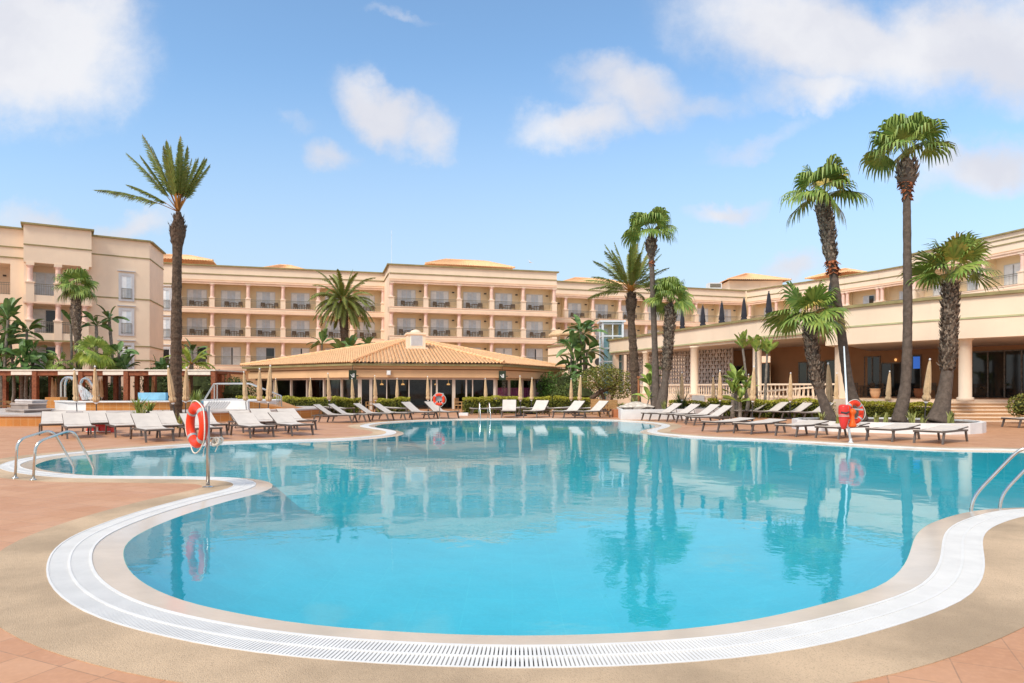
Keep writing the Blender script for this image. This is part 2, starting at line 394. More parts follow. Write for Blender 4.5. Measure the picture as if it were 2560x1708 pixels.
def offset(d, sg):
    """offset loop, held back from the medial axis so it never crosses itself"""
    ds = []
    for i in range(NP):
        best = d
        p = pl[i] + nrm[i] * d * sg
        m = min((p.x - q.x) ** 2 + (p.y - q.y) ** 2 for q in pl) ** .5
        if m < d * .97:
            lo, hi = 0.0, d
            for _ in range(9):
                md = (lo + hi) / 2; p = pl[i] + nrm[i] * md * sg
                m = min((p.x - q.x) ** 2 + (p.y - q.y) ** 2 for q in pl) ** .5
                if m < md * .97: hi = md
                else: lo = md
            best = lo * .93
        ds.append(best)
    ds = [min(ds[i - 1], ds[i], ds[(i + 1) % NP]) for i in range(NP)]
    return [pl[i] + nrm[i] * ds[i] * sg for i in range(NP)], ds
GW = .34
l_gr, _ = offset(GW, 1); l_bd, d_bd = offset(GW + .47, 1); l_wt, _ = offset(.27, -1)
def strip(mb, A, B, za, zb, mi=0):
    k = len(mb.v)
    mb.v.extend((p.x, p.y, za) for p in A); mb.v.extend((p.x, p.y, zb) for p in B)
    for i in range(NP):
        j = (i + 1) % NP
        mb.f.append((k + i, k + j, k + NP + j, k + NP + i)); mb.m.append(mi)
def ground():
    import bmesh
    bm = bmesh.new()
    def loop(P, z):
        vs = [bm.verts.new((p[0], p[1], z)) for p in P]; return [bm.edges.new((vs[i], vs[(i + 1) % len(vs)])) for i in range(len(vs))]
    E = loop(l_bd, 0) + loop([(-900, -60), (900, -60), (900, 1500), (-900, 1500)], 0)
    bmesh.ops.triangle_fill(bm, edges=E, use_beauty=True)
    for f in bm.faces:
        if f.normal.z < 0: f.normal_flip()
    me = bpy.data.meshes.new('ground'); bm.to_mesh(me); bm.free(); me.materials.append(M['deck'])
    o = bpy.data.objects.new('ground', me); col.objects.link(o); tag(o, kind='structure')
ground()
mb = MB(); strip(mb, l_gr, l_bd, .004, .004); strip(mb, l_bd, [p for p in l_bd], .004, -.03); strip(mb, l_gr, l_gr, -.03, .004)
tag(mb.build('concrete_border', 'concrete'), kind='structure')
mb = MB(); strip(mb, pl, l_wt, .0, -.0305)
tag(mb.build('pool_edge', 'coping', smooth=False), kind='structure')
mb = MB(); strip(mb, l_gr, pl, -.09, -.09); strip(mb, pl, pl, -.09, 0)
tag(mb.build('overflow_channel', 'gutter'), kind='structure')
# the grating: real bars with slots between, an edge rail on both sides and one along the middle
mb = MB()
acc = 0.0
for i in range(NP):
    j = (i + 1) % NP; L = (pl[j] - pl[i]).length; Lo = (l_gr[j] - l_gr[i]).length
    far = pl[i].y
    pitch = .026 if far < 9 else (.05 if far < 14 else .2)
    k = max(1, round(max(L, Lo) / pitch)); wd = .68 if far < 9 else (.78 if far < 14 else .97)
    for q in range(k):
        a0 = q / k; a1 = (q + wd) / k
        ia, ib = pl[i].lerp(pl[j], a0), pl[i].lerp(pl[j], a1); oa, ob = l_gr[i].lerp(l_gr[j], a0), l_gr[i].lerp(l_gr[j], a1)
        if far < 14:
            mb.hexa([(ia.x, ia.y, -.018), (ib.x, ib.y, -.018), (ob.x, ob.y, -.018), (oa.x, oa.y, -.018)][::-1], [(ia.x, ia.y, .004), (ib.x, ib.y, .004), (ob.x, ob.y, .004), (oa.x, oa.y, .004)][::-1])
        else: mb.face([(ia.x, ia.y, .004), (oa.x, oa.y, .004), (ob.x, ob.y, .004), (ib.x, ib.y, .004)][::-1])
def lerp_loop(t): return [pl[i].lerp(l_gr[i], t) for i in range(NP)]
for t0, t1 in ((-.02, .05), (.47, .53), (.95, 1.0)):
    A, B = lerp_loop(t0), lerp_loop(t1); strip(mb, A, B, .008, .008); strip(mb, A, A, -.02, .008); strip(mb, B, B, .008, -.02)
tag(mb.build('overflow_grating', 'grate'), 'white slotted overflow grating curving all around the swimming pool', 'grating')
def fill(P, z, name, m):
    me = bpy.data.meshes.new(name); V = [Vector((p.x, p.y, z)) for p in P]
    tr = []
    for t in tessellate_polygon([V]):
        a, b, c = (V[i] for i in t); tr.append(tuple(t) if (b - a).cross(c - a).z > 0 else tuple(t[::-1]))
    me.from_pydata([tuple(v) for v in V], [], tr); me.materials.append(M[m])
    o = bpy.data.objects.new(name, me); col.objects.link(o); return o
tag(fill(pl, -.03, 'pool_water', 'water'), kind='structure')
from mathutils.geometry import delaunay_2d_cdt
def pool_basin():
    """one bowl: shallow slope at the edge easing to a flat floor"""
    P = [Vector((p.x, p.y)) for p in l_wt]; n = len(P)
    def dist(x, y): return min((x - q.x) ** 2 + (y - q.y) ** 2 for q in P) ** .5
    def inside(x, y):
        c = False
        for i in range(n):
            a, b = P[i], P[i - 1]
            if (a.y > y) != (b.y > y) and x < (b.x - a.x) * (y - a.y) / (b.y - a.y) + a.x: c = not c
        return c
    pts = list(P); dep = [0.0] * n
    x0, x1, y0, y1 = min(p.x for p in P), max(p.x for p in P), min(p.y for p in P), max(p.y for p in P)
    x = x0
    while x < x1:
        y = y0
        while y < y1:
            if inside(x, y):
                d = dist(x, y)
                if d > .22: pts.append(Vector((x, y))); dep.append(d)
            y += .45 if y < 14 else .8
        x += .45
    V, E, Fc, ov, oe, of = delaunay_2d_cdt(pts, [(i, (i + 1) % n) for i in range(n)], [], 1, 1e-5)
    verts = []
    for v, o in zip(V, ov):
        d = dep[o[0]] if o else 0.0
        verts.append((v.x, v.y, -.0305 - 1.1 * (1 - math.exp(-d / 1.3)) - (.12 if d > 0 else 0)))
    me = bpy.data.meshes.new('pool_floor'); me.from_pydata(verts, [], [tuple(f) for f in Fc]); me.polygons.foreach_set('use_smooth', [True] * len(me.polygons)); me.materials.append(M['pool_tile'])
    o = bpy.data.objects.new('pool_floor', me); col.objects.link(o); tag(o, kind='structure')
    import bmesh; bm = bmesh.new(); bm.from_mesh(me); bmesh.ops.recalc_face_normals(bm, faces=bm.faces)
    if sum(f.normal.z for f in bm.faces) < 0: bmesh.ops.reverse_faces(bm, faces=bm.faces)
    bm.to_mesh(me); bm.free()
pool_basin()
for x, y, s in ((620, 1129, .5), (1478, 1157, .35), (1628, 1142, .35)):
    p = gd(x, y, -1.35 + 0) if False else gd(x, y); q = p.y * 1.75
    mb = MB(); mb.box(p.x * 1.75 - s, p.x * 1.75 + s, q - s, q + s, -1.25, -1.235)
    solo(mb, 'floor_drain', {620: 'dark square drain on the pool floor below the left loungers', 1478: 'dark drain on the pool floor near the palm reflections', 1628: 'dark drain on the pool floor nearest the right bank'}[x], 'drain', 'gutter', group='drains on the pool floor')

# ------------------------------------------------------------------ hotel
NAMES_B = ['first', 'second', 'third', 'fourth', 'fifth', 'sixth', 'seventh', 'eighth']
def railing(fr, th, a0, a1, d, z, h=1.0):
    mb = MB(); fr.box(mb, a0, a1, d - .02, d + .02, z + h - .05, z + h); fr.box(mb, a0, a1, d - .015, d + .015, z + .08, z + .11)
    fr.box(mb, a0, a1, d - .015, d + .015, z + h - .2, z + h - .17)
    n = max(2, int((a1 - a0) / .125))
    for i in range(n + 1):
        a = a0 + (a1 - a0) * i / n; fr.box(mb, a - .009, a + .009, d - .009, d + .009, z, z + h - .05)
    return mb.build('railing', 'iron', th)
def door(fr, th, a, d, z, wd=2.1, h=2.1, mode=0, name='balcony_door'):
    """sliding door: white frame > pane (glass with drawn curtains behind it)"""
    mb = MB(); w2 = wd / 2
    fr.box(mb, a - w2, a + w2, d - .06, d - .001, z + h - .09, z + h); fr.box(mb, a - w2, a + w2, d - .06, d - .001, z, z + .07)
    for q in (-w2, -.04, w2 - .08): fr.box(mb, a + q, a + q + .08, d - .058, d - .002, z + .07, z + h - .09)
    o = mb.build(name, 'frame', th)
    mp = MB(); cuts = {0: (.30, .5, .74), 1: (.22, .5, .78), 2: (.05, .5, .6), 3: (.5, .5, .95), 4: (0.02, .5, .98), 5: (.45, .5, .55)}[mode]
    x = [a - w2 + .08 + (wd - .16) * c for c in (0, cuts[0], cuts[1], cuts[2], 1)]
    for k, mi in enumerate((0, 1, 2, 0)):
        if x[k + 1] - x[k] > .01:
            fr.box(mp, x[k], x[k + 1], d - .035 + (.01 if mi == 0 else 0), d - .012, z + .07, z + h - .09, mi)
    p = mp.build('pane', ['curtain', 'curtain_blue', 'glass_dark' if mode > 1 else 'curtain_blue'], o); p['_o'] = o['_o']
    return o
def column(fr, th, a, zs, ztop, d=0.0, lint=2.62, pw=.27, r=.20):
    mb = MB()
    for i, z in enumerate(zs):
        b = (zs[i - 1] + lint) if i else max(0, z - .6)
        fr.box(mb, a - pw, a + pw, d - .06, d + pw * 2 - .06, b, z + 1.0, 1)
        fr.box(mb, a - pw - .06, a + pw + .06, d - .12, d + pw * 2, z + 1.0, z + 1.10, 1)
        c = fr.P(a, d + .2, 0)
        mb.lathe([(r + .07, z + 1.10), (r + .03, z + 1.2), (r, z + 1.28), (r * .95, z + lint - .2), (r + .04, z + lint - .14), (r + .09, z + lint)], (c[0], c[1], 0), 12, 0)
    fr.box(mb, a - pw, a + pw, d - .06, d + pw * 2 - .06, zs[-1] + lint, ztop, 1)
    return mb.build('column', ['rose', 'stucco_pale'], th)
def balcony_front(fr, th, wall, trim, cols, zs, ztop, depth=1.6, lint=2.62, back=9.0, ends=(True, True), doors=True, dmode=None, first=0, olive='olive', cornice_ends=(0, 0), doorw=2.1, skip_rail=(), skip=()):
    a0, a1 = cols[0], cols[-1]
    e0, e1 = a0 - .27, a1 + .27
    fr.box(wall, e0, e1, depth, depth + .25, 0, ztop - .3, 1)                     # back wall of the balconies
    fr.box(wall, e0, e1, depth + .25, back, ztop - .5, ztop - .3)              # flat roof
    fr.box(wall, e0, e1, -.02, .3, zs[-1] + lint + .25, ztop - .14)            # parapet
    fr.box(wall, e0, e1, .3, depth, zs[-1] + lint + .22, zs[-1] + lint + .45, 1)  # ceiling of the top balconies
    for z in zs:
        fr.box(wall, e0, e1, -.05, depth, z - .62, z)
        fr.box(trim, e0, e1, -.13, -.051, z - .62, z - .34, 2); fr.box(trim, e0, e1, -.10, -.051, z - .06, z + .03, 2)
        fr.box(trim, e0, e1, -.13, -.05, z - .34, z - .31, 3)
    zl = zs[-1] + lint
    fr.box(trim, e0, e1, -.05, .25, zl, zl + .25, 2); fr.box(trim, e0, e1, -.14, -.051, zl + .22, zl + .36, 2)
    fr.box(trim, e0, e1, -.06, -.022, zl + .42, zl + .47, 3)
    fr.box(trim, e0, e1, -.09, -.021, ztop - 1.08, ztop - .98, 0)
    fr.box(trim, e0 - cornice_ends[0], e1 + cornice_ends[1], -.22, .34, ztop - .14, ztop, 0)
    for i in range(len(cols) - 1):
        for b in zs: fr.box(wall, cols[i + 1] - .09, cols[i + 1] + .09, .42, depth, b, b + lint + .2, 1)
    for b in zs:
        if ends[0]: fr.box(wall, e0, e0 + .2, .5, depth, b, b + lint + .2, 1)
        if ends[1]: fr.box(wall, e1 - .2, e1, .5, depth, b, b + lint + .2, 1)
    for a in cols: column(fr, th, a, zs, ztop - 1.1 if a in () else zl + .25, 0, lint)
    for i in range(len(cols) - 1):
        for k, z in enumerate(zs):
            if (i, k) in skip: continue
            railing(fr, th, cols[i] + .27, cols[i + 1] - .27, .14, z)
            if doors:
                m = rng.choice((0, 0, 1, 1, 0)) if k else rng.choice((2, 4, 5))
                door(fr, th, (cols[i] + cols[i + 1]) / 2 - .1, depth, z, doorw, 2.15, m)
FL = ['lowest', 'middle', 'top']
def wall_window(fr, th, a, d, z0, z1, wd=1.55, dark=False):
    """window: grey surround > white frame with pane, and a small iron railing"""
    mb = MB(); w2 = wd / 2; b = .22
    fr.box(mb, a - w2, a - w2 + b, d - .07, d, z0, z1); fr.box(mb, a + w2 - b, a + w2, d - .07, d, z0, z1)
    fr.box(mb, a - w2 + b, a + w2 - b, d - .07, d, z1 - b, z1); fr.box(mb, a - w2 + b, a + w2 - b, d - .07, d, z0, z0 + b)
    fr.box(mb, a - w2 - .1, a + w2 + .1, d - .14, d, z1 + .18, z1 + .26)
    o = mb.build('window', 'surround', th)
    m2 = MB(); x0, x1 = a - w2 + b, a + w2 - b
    for q in (x0, x1 - .06): fr.box(m2, q, q + .06, d - .05, d - .001, z0 + b, z1 - b)
    fr.box(m2, x0 + .06, x1 - .06, d - .05, d - .001, z1 - b - .07, z1 - b)
    f = m2.build('frame', 'frame', o); f['_o'] = o['_o']
    m3 = MB(); mid = (x0 + x1) / 2
    fr.box(m3, x0 + .06, mid, d - .03, d - .002, z0 + b, z1 - b - .07, 1 if dark else 0); fr.box(m3, mid, x1 - .06, d - .025, d - .002, z0 + b, z1 - b - .07, 1)
    q = m3.build('pane', ['curtain', 'glass_dark' if dark else 'curtain_blue'], o); q['_o'] = o['_o']
    m4 = MB(); zr = z0 + b + .95
    fr.box(m4, x0, x1, d - .11, d - .08, zr - .04, zr); fr.box(m4, x0, x1, d - .105, d - .085, z0 + b + .05, z0 + b + .08)
    for k in range(8): aa = x0 + (x1 - x0) * k / 7; fr.box(m4, aa - .012, aa + .012, d - .105, d - .085, z0 + b - .05, zr - .04)
    q = m4.build('railing', 'iron', o); q['_o'] = o['_o']
    return o
def wall_lamp(fr, th, a, d, z):
    mb = MB(); fr.box(mb, a - .12, a + .12, d - .2, d, z, z + .12); mb.build('wall_lamp', 'base_dark', th)
def barrel_slope(mb, A, B, Tp, pitch=.25, h=.075, step=.42):
    """one roof plane of barrel tiles: eave A to B, meeting at the point Tp"""
    A, B, Tp = Vector(A), Vector(B), Vector(Tp); e = (B - A); L = e.length; e.normalize()
    foot = A + e * (Tp - A).dot(e); up = (Tp - foot); S = up.length; up.normalize(); nn = e.cross(up).normalized(); ta = (Tp - A).dot(e)
    def reach(x): return S * (x / ta if x < ta else (L - x) / (L - ta))
    n = int(L / pitch); pt = L / n
    for k in range(n):
        xs = [k * pt + pt * f for f in (0, .12, .28, .5, .72, .88, 1.0)]; hs = [0, h * .25, h * .8, h, h * .8, h * .25, 0]
        smax = max(reach(min(max(x, .001), L - .001)) for x in xs); q = max(1, int(smax / step))
        for r in range(q):
            k0 = len(mb.v)
            for side in (0, 1):
                for x, hh in zip(xs, hs):
                    lim = max(0.0, reach(min(max(x, 0), L))); sv = min((r + side) * step if r + side < q else smax, lim)
                    lift = .028 * (1 - side) if hh > 0 else 0
                    mb.v.append(tuple(A + e * x + up * sv + nn * (hh + lift)))
            for j in range(6): mb.f.append((k0 + j, k0 + j + 1, k0 + 8 + j, k0 + 7 + j)); mb.m.append(0)
def hip_cap(mb, A, B, r=.11):
    A, B = Vector(A), Vector(B); n = int((B - A).length / .4)
    for k in range(n):
        a, b = A.lerp(B, k / n), A.lerp(B, min(1, (k + 1.15) / n)); up = Vector((0, 0, .05)); mb.tube([a + up, b + up * .7], [r * 1.1, r * .9], 8)
def hip_roof(th, x0, x1, y0, y1, z, rise, rot=0.0, c=None, part='roof', overhang=.3):
    """a little hipped roof of tiles"""
    mb = MB(); c = Vector(c); Rm = Matrix.Rotation(rot, 3, 'Z')
    def P(x, y, zz): return c + Rm @ Vector((x, y, 0)) + Vector((0, 0, zz))
    cs = [P(x0, y0, z), P(x1, y0, z), P(x1, y1, z), P(x0, y1, z)]
    wdt = (y1 - y0) / 2; r0, r1 = P(x0 + wdt, (y0 + y1) / 2, z + rise), P(x1 - wdt, (y0 + y1) / 2, z + rise)
    for a, b, tops in ((cs[0], cs[1], (r1, r0)), (cs[1], cs[2], (r1,)), (cs[2], cs[3], (r0, r1)), (cs[3], cs[0], (r0,))):
        n = max(4, int((b - a).length / .3)); 
        for k in range(n):
            for h0, h1, f0, f1 in ((0, .09, 0, .5), (.09, 0, .5, 1)):
                t0, t1 = (k + f0) / n, (k + f1) / n
                if len(tops) == 1: q0 = q1 = tops[0]
                else:
                    q0 = tops[1].lerp(tops[0], t0); q1 = tops[1].lerp(tops[0], t1)
                mb.face([a.lerp(b, t0) + Vector((0, 0, h0)), a.lerp(b, t1) + Vector((0, 0, h1)), q1 + Vector((0, 0, h1)), q0 + Vector((0, 0, h0))])
    for a, b in ((cs[0], r0), (cs[3], r0), (cs[1], r1), (cs[2], r1), (r0, r1)):
        if (a - b).length > .2: hip_cap(mb, a, b)
    return mb.build(part, 'rooftile', th)

UD = (3.585, 1)
ZS = [4.1, 7.35, 10.6]; ZT = 15.35
hotel = thing('hotel', 'long peach hotel of three balcony storeys with pink columns across the background', 'hotel', (-13.7, 76, 0))
wall, trim = MB(), MB()
A = Fr((-13.7, 76), UD)                      # the central block that stands forward
LA = 19.78; cA = [0.3 + (LA - .6) * i / 5 for i in range(6)]
balcony_front(A, hotel, wall, trim, cA, ZS, ZT, back=14, cornice_ends=(.25, .25), ends=(False, True))
A.box(wall, .03, .25, .5, 7.5, 0, ZT - .14); A.box(trim, -.2, .3, .3, 7.0, ZT - .137, ZT - .003, 0); A.box(trim, -.06, .029, .3, 6.4, ZT - 1.08, ZT - .98, 0)
A.box(wall, LA - .23, LA - .02, 2.1, 14, 0, ZT - .14); A.box(trim, LA - .3, LA + .2, .34, 14, ZT - .137, ZT - .003, 0)
A.box(wall, 0, LA, 0.02, 2, 0, 3.45)
B = Fr((-15.4, 82), (-3.585, -1)); B = Fr((-15.4 - 3.585 * 6.71, 82 - 6.71), UD)      # left range
LB = 24.98
def sB(px):  # distance along the left range for a picture column
    k = (px - 1280) / F; t = (k * B.O.y - B.O.x) / (B.u.x - k * B.u.y); return t
cB = [sB(p) for p in (447, 530, 620, 707.5, 796, 880, 958)]
balcony_front(B, hotel, wall, trim, cB, ZS, ZT, back=14, ends=(True, False))
B.box(wall, -2, cB[0] - .27, -.3, 0, 0, ZT - .14); B.box(trim, -2, cB[0] - .27, -.5, .3, ZT - .14, ZT - .002, 0)
B.box(trim, -2, cB[0] - .27, -.36, -.301, ZT - 2.35, ZT - 2.25, 0); B.box(trim, -2, cB[0] - .27, -.36, -.301, 6.9, 7.0, 0)
B.box(wall, cB[-1] + .27, LB + .2, 0, 2, 0, ZT - .15)
sw = sB(416)
for z0, z1, dk in ((10.05, 12.55, False), (6.85, 9.3, False), (3.6, 6.05, True)): wall_window(B, hotel, sw, -.3, z0, z1, 1.25, dk)
C = Fr((5.84, 88.3), (33.1 - 5.84, 97 - 88.3)); LC = 28.6                               # right range, set back
def sC(px):
    k = (px - 1280) / F; return (k * C.O.y - C.O.x) / (C.u.x - k * C.u.y)
cC = [sC(p) for p in (1350, 1415.7, 1484, 1551.5, 1617, 1682, 1742, 1804)] + [LC - .2]
balcony_front(C, hotel, wall, trim, cC, ZS[1:], ZT, back=12, ends=(True, False), doorw=1.9, skip=((0, 0), (0, 1)))
C.box(wall, cC[0], LC, -.05, .3, 0, 6.7)
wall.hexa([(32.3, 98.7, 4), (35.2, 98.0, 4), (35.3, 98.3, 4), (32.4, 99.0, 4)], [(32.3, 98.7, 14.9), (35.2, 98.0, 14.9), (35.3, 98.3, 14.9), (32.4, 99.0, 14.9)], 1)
# curved right wing, a run of flat bays
seg = [(33.4, 97), (38.3, 88.9), (41.0, 84.2), (43.1, 80.2), (44.9, 76.0), (46, 72.5)]
for i in range(len(seg) - 1):
    p, q = Vector(seg[i]), Vector(seg[i + 1]); D = Fr(p, q - p); L = (q - p).length
    balcony_front(D, hotel, wall, trim, [.28, L - .28] if L < 5.5 else [.28, L / 2, L - .28], ZS[2:], ZT, back=7, ends=(False, False), doorw=1.5)
    D.box(wall, 0, L, 0, .3, 5, 10)
E_ = Fr((41.2, 70.6), (4.2, -15.0)); LE = 18.0
balcony_front(E_, hotel, wall, trim, [.3, 4.2, 7.9, 11.6, 15.3, 18.9], ZS[2:], ZT, back=10, ends=(False, False), doorw=1.7, cornice_ends=(.25, 0))
E_.box(trim, 0, 18.9, -.09, -.023, 14.75, 14.83, 0); E_.box(wall, 0, 18.9, 0, .3, 3, 10); E_.box(wall, .03, .25, .5, 8, 3, ZT - .14); E_.box(trim, -.2, .3, .34, 8, ZT - .137, ZT - .003, 0)
for fr_, cc in ((A, cA), (C, cC)):
    for i in range(len(cc) - 1):
        for z in (ZS if fr_ is A else ZS[1:]): wall_lamp(fr_, hotel, cc[i + 1] - .45, 1.6, z + 1.95)
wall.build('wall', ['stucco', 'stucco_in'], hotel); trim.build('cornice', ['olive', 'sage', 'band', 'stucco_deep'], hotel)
hip_roof(hotel, -5.6, 5.6, -3, 3, 0, 1.15, math.atan2(1, 3.585), (X(1165, 87), 87, ZT + 1.2)); hip_roof(hotel, -3.6, 3.6, -3, 3, 0, 1.2, math.atan2(1, 3.585), (X(712, 86), 86, ZT + .35))
hip_roof(hotel, -5, 5, -3, 3, 0, .95, math.atan2(1, 3.585), (X(422, 80), 80.5, ZT + .85)); hip_roof(hotel, -5.5, 5.5, -3, 3, 0, 1.1, .3, (X(1478, 100), 100, ZT + 1.0))
hip_roof(hotel, -3.5, 3.5, -3, 3, 0, 1.0, -1.1, (X(2105, 92), 92, ZT + 1.1))
mb = MB(); c = Vector((X(1872, 103), 103, 0)); mb.box(c.x - 3.9, c.x + 3.9, 100, 107, ZT - .5, 17.2); mb.box(c.x + .6, c.x + 1.6, 99.95, 100, 16.2, 16.9); mb.build('stair_tower', 'stucco', hotel)
hip_roof(hotel, -4.7, 4.7, -4.4, 4.4, 0, 1.55, .05, (c.x, 103.5, 17.2))
mb = MB(); p = at(1786, 718, 96); mb.box(p.x - .9, p.x + .9, 95.5, 97, p.z - .3, p.z + .55, 0); mb.box(p.x - .75, p.x + .75, 95.46, 95.5, p.z - .1, p.z + .4, 1); mb.build('rooftop_unit', ['frame', 'iron'], hotel)
mb = MB(); p = at(979, 655, 84); mb.tube([(p.x, 84, ZT - .4), (p.x, 84, 20.9)], .022, 6); mb.build('antenna', 'alu', hotel)

# balcony furniture, a few pixels each
def chair_mesh(mats=('wicker',)):
    mb = MB()
    for sx in (-.24, .24):
        mb.box(sx - .025, sx + .025, -.26, -.21, 0, .62); mb.box(sx - .025, sx + .025, .21, .26, 0, .85); mb.box(sx - .03, sx + .03, -.26, .26, .60, .64)
    mb.box(-.26, .26, -.25, .25, .40, .45); mb.box(-.24, .24, .20, .25, .45, .86)
    return mb
def table_mesh(r=.35):
    mb = MB(); mb.lathe([(r, .66), (r, .70)], n=14); mb.lathe([(.03, .03), (.03, .66)], n=6); mb.lathe([(.2, 0), (.2, .03)], n=10); return mb
bch = chair_mesh().build('balcony_chair', 'dark_furn'); bch['category'] = 'chair'
btb = table_mesh().build('balcony_table', 'dark_furn'); btb['category'] = 'table'
used = set()
def put(proto, loc, rz, label, group=None, scale=None):
    o = proto if proto.name not in used else copy_tree(proto)
    used.add(proto.name); o.location = loc; o.rotation_euler = (0, 0, rz); o['label'] = label
    if group: o['group'] = group
    if scale: o.scale = (scale,) * 3
    return o
for fr_, cc, zs_, nm in ((A, cA, ZS[1:], 'central block'), (B, cB, ZS[1:], 'left range'), (C, cC, ZS[2:], 'right range')):
    an = math.atan2(fr_.u.y, fr_.u.x)
    for i in range(len(cc) - 1):
        if fr_ is C and i in (0, 4, 5, 6, 7): continue
        for z in zs_:
            a = (cc[i] + cc[i + 1]) / 2 + rng.uniform(-.1, .35); wh = f"{FL[ZS.index(z)]} balcony row, {nm}, {NAMES_B[i]} bay"
            put(btb, fr_.P(a, 1.1, z), an, f"small dark table, {wh}", 'balcony tables')
            put(bch, fr_.P(a - .62, 1.15, z), an + .5, f"dark chair left of the table, {wh}", 'balcony chairs')
            put(bch, fr_.P(a + .62, 1.15, z), an - .5, f"dark chair right of the table, {wh}", 'balcony chairs')

# left wing of the hotel: plain walls, grey framed windows, two columns of balconies
lw = thing('hotel_wing', 'peach four-storey hotel wing at the left edge with grey framed windows and balconies', 'hotel', (-37.9, 61.7, 0))
wall, trim, trimB, trimE = MB(), MB(), MB(), MB()
W = Fr((-37.9, 61.7), (3.8, 2.5))
def sW(px, d=0.0):
    k = (px - 1280) / F; ox, oy = W.O.x + W.n.x * d, W.O.y + W.n.y * d
    return (k * oy - ox) / (W.u.x - k * W.u.y)
s0, s1, s2, s3 = sW(-40), sW(60), sW(228), sW(374)
W.box(wall, s2 - .3, s3, 0, .4, 0, ZT - .14); W.box(trim, s2 - .3, s3 + .1, -.25, .4, ZT - .14, ZT, 0)
for zz in (13.6, 9.75, 5.35): W.box(trim, s2 - .3, s3 + .02, -.05, -.001, zz, zz + .1, 0)
W.box(trim, s3 - 2.5, s3 + .02, -.05, -.001, 4.05, 4.15, 0)
# chamfered corner running back
cp = W.P(s3, 0, 0); G = Fr((cp[0], cp[1]), (-.12, 1.0)); 
G = Fr((cp[0], cp[1]), (-1.2, 4.2))
wl = 6.0
def gbox(mb, a0, a1, d0, d1, z0, z1, mi=0): G.box(mb, a0, a1, d0, d1, z0, z1, mi)
gbox(wall, 0.0, wl, 0.002, .4, 0, ZT - .141); gbox(trim, .1, wl, -.25, .4, ZT - .138, ZT - .002, 0)
for zz in (13.6, 9.75, 5.35, 4.05): gbox(trim, .06, wl, -.05, 0, zz, zz + .1, 0)
sx = (sW(296) + sW(336)) / 2
for z0, z1 in ((9.55, 12.1), (6.35, 8.9), (3.15, 5.7)): wall_window(W, lw, sx, 0, z0, z1, 1.27)
# balcony bay standing forward
zb = [3.0, 6.3, 9.55]; d0 = -.9
cb = [sW(75, d0), sW(145, d0), sW(212, d0)]
W.box(wall, s1, s2, d0, 2.5, 12.3, ZT + .15); W.box(trimB, s1 - .2, s2 + .2, d0 - .25, 2.5, ZT + .15, ZT + .3, 0); tq = MB(); W.box(tq, s1, s2 + .03, d0 - .06, d0 - .001, 13.75, 13.85); tq.build('string_course', 'olive', lw)
W.box(wall, s1, s2, 1.4, 1.7, 0, 12.3); W.box(wall, s1, s1 + .35, d0 + .3, 1.4, 0, 12.3)
for k, z in enumerate(zb):
    W.box(wall, s1, s2, d0, 1.4, z - .75, z - .02); tq = MB(); W.box(tq, s1 - .05, s2 + .05, d0 - .07, d0 - .001, z - .75, z - .62); tq.build('slab_band', 'olive' if k == 1 else 'band', lw)
    for a, b in zip(cb[:-1], cb[1:]): railing(W, lw, a + .3, b - .3, d0 + .2, z - .02, 1.0)
    dd = door(W, lw, (cb[0] + cb[1]) / 2 + .05, 1.4, z, 2.6, 2.25, (1, 3, 4)[2 - k])
    wall_lamp(W, lw, cb[1] + 1.3, 1.4, z + 1.9)
W.box(wall, s1, s2, d0 + .4, 1.4, 0, 2.2)
for a in cb: column(W, lw, a, zb, 12.3, d0, 2.5, .3, .2)
# recessed end at the picture's edge
W.box(wall, s0 - 8, s1, .3, .7, 12.2, ZT - .14); W.box(wall, sW(25), s1, .3, .7, 0, 12.2); W.box(wall, s0 - 8, s1, 3.2, 3.5, 0, 12.2); W.box(wall, s0 - 8, sW(25), .7, 3.2, 12.2, 12.6)
W.box(trimE, s0 - 8, s1, .05, .7, ZT - .14, ZT, 0); W.box(trimE, s0 - 8, s1, .24, .3, 13.6, 13.7, 0); W.box(trimE, s0 - 8, s1, .24, .3, 12.7, 12.8, 0)
for z in zb:
    W.box(wall, s0 - 8, sW(25), .3, 3.2, z - .75, z); railing(W, lw, s0 - 8, sW(25), .45, z, 1.05)
    wall_lamp(W, lw, sW(5), 3.2, z + 1.9)
wall.build('wall', ['stucco'], lw); 
for q_ in (trim, trimB, trimE): q_.build('cornice', ['olive', 'sage', 'band'], lw)
# ------------------------------------------------------------------ pool restaurant: low pavilion with a hipped tile roof
EV = [Vector(p + (3.24,)) for p in ((-21.5, 54.0), (-10.7, 45.5), (-.56, 47.8), (5.0, 59.7), (-6.1, 68.5), (-16.2, 66.2))]
AP = Vector((-8.5, 57.1, 5.62)); CC = Vector((-8.4, 57.0, 0))
pav = thing('restaurant', 'low poolside restaurant pavilion with a hipped ochre tile roof and glass walls', 'restaurant', (-5.6, 46.6, 0))
mb = MB()
for i in range(6): barrel_slope(mb, EV[i], EV[(i + 1) % 6], AP)
for e in EV: hip_cap(mb, e + Vector((0, 0, .06)), AP, .12)
roof = mb.build('roof', 'rooftile', pav)
def ring(k, z): return [Vector((CC.x + (e.x - CC.x) * k, CC.y + (e.y - CC.y) * k, z)) for e in EV]
def ring_wall(mb, k0, k1, z0, z1, mi=0, sides=range(6)):
    a, b, c, d = ring(k0, z0), ring(k1, z0), ring(k0, z1), ring(k1, z1)
    for i in sides:
        j = (i + 1) % 6; mb.hexa([a[i], a[j], b[j], b[i]], [c[i], c[j], d[j], d[i]], mi)
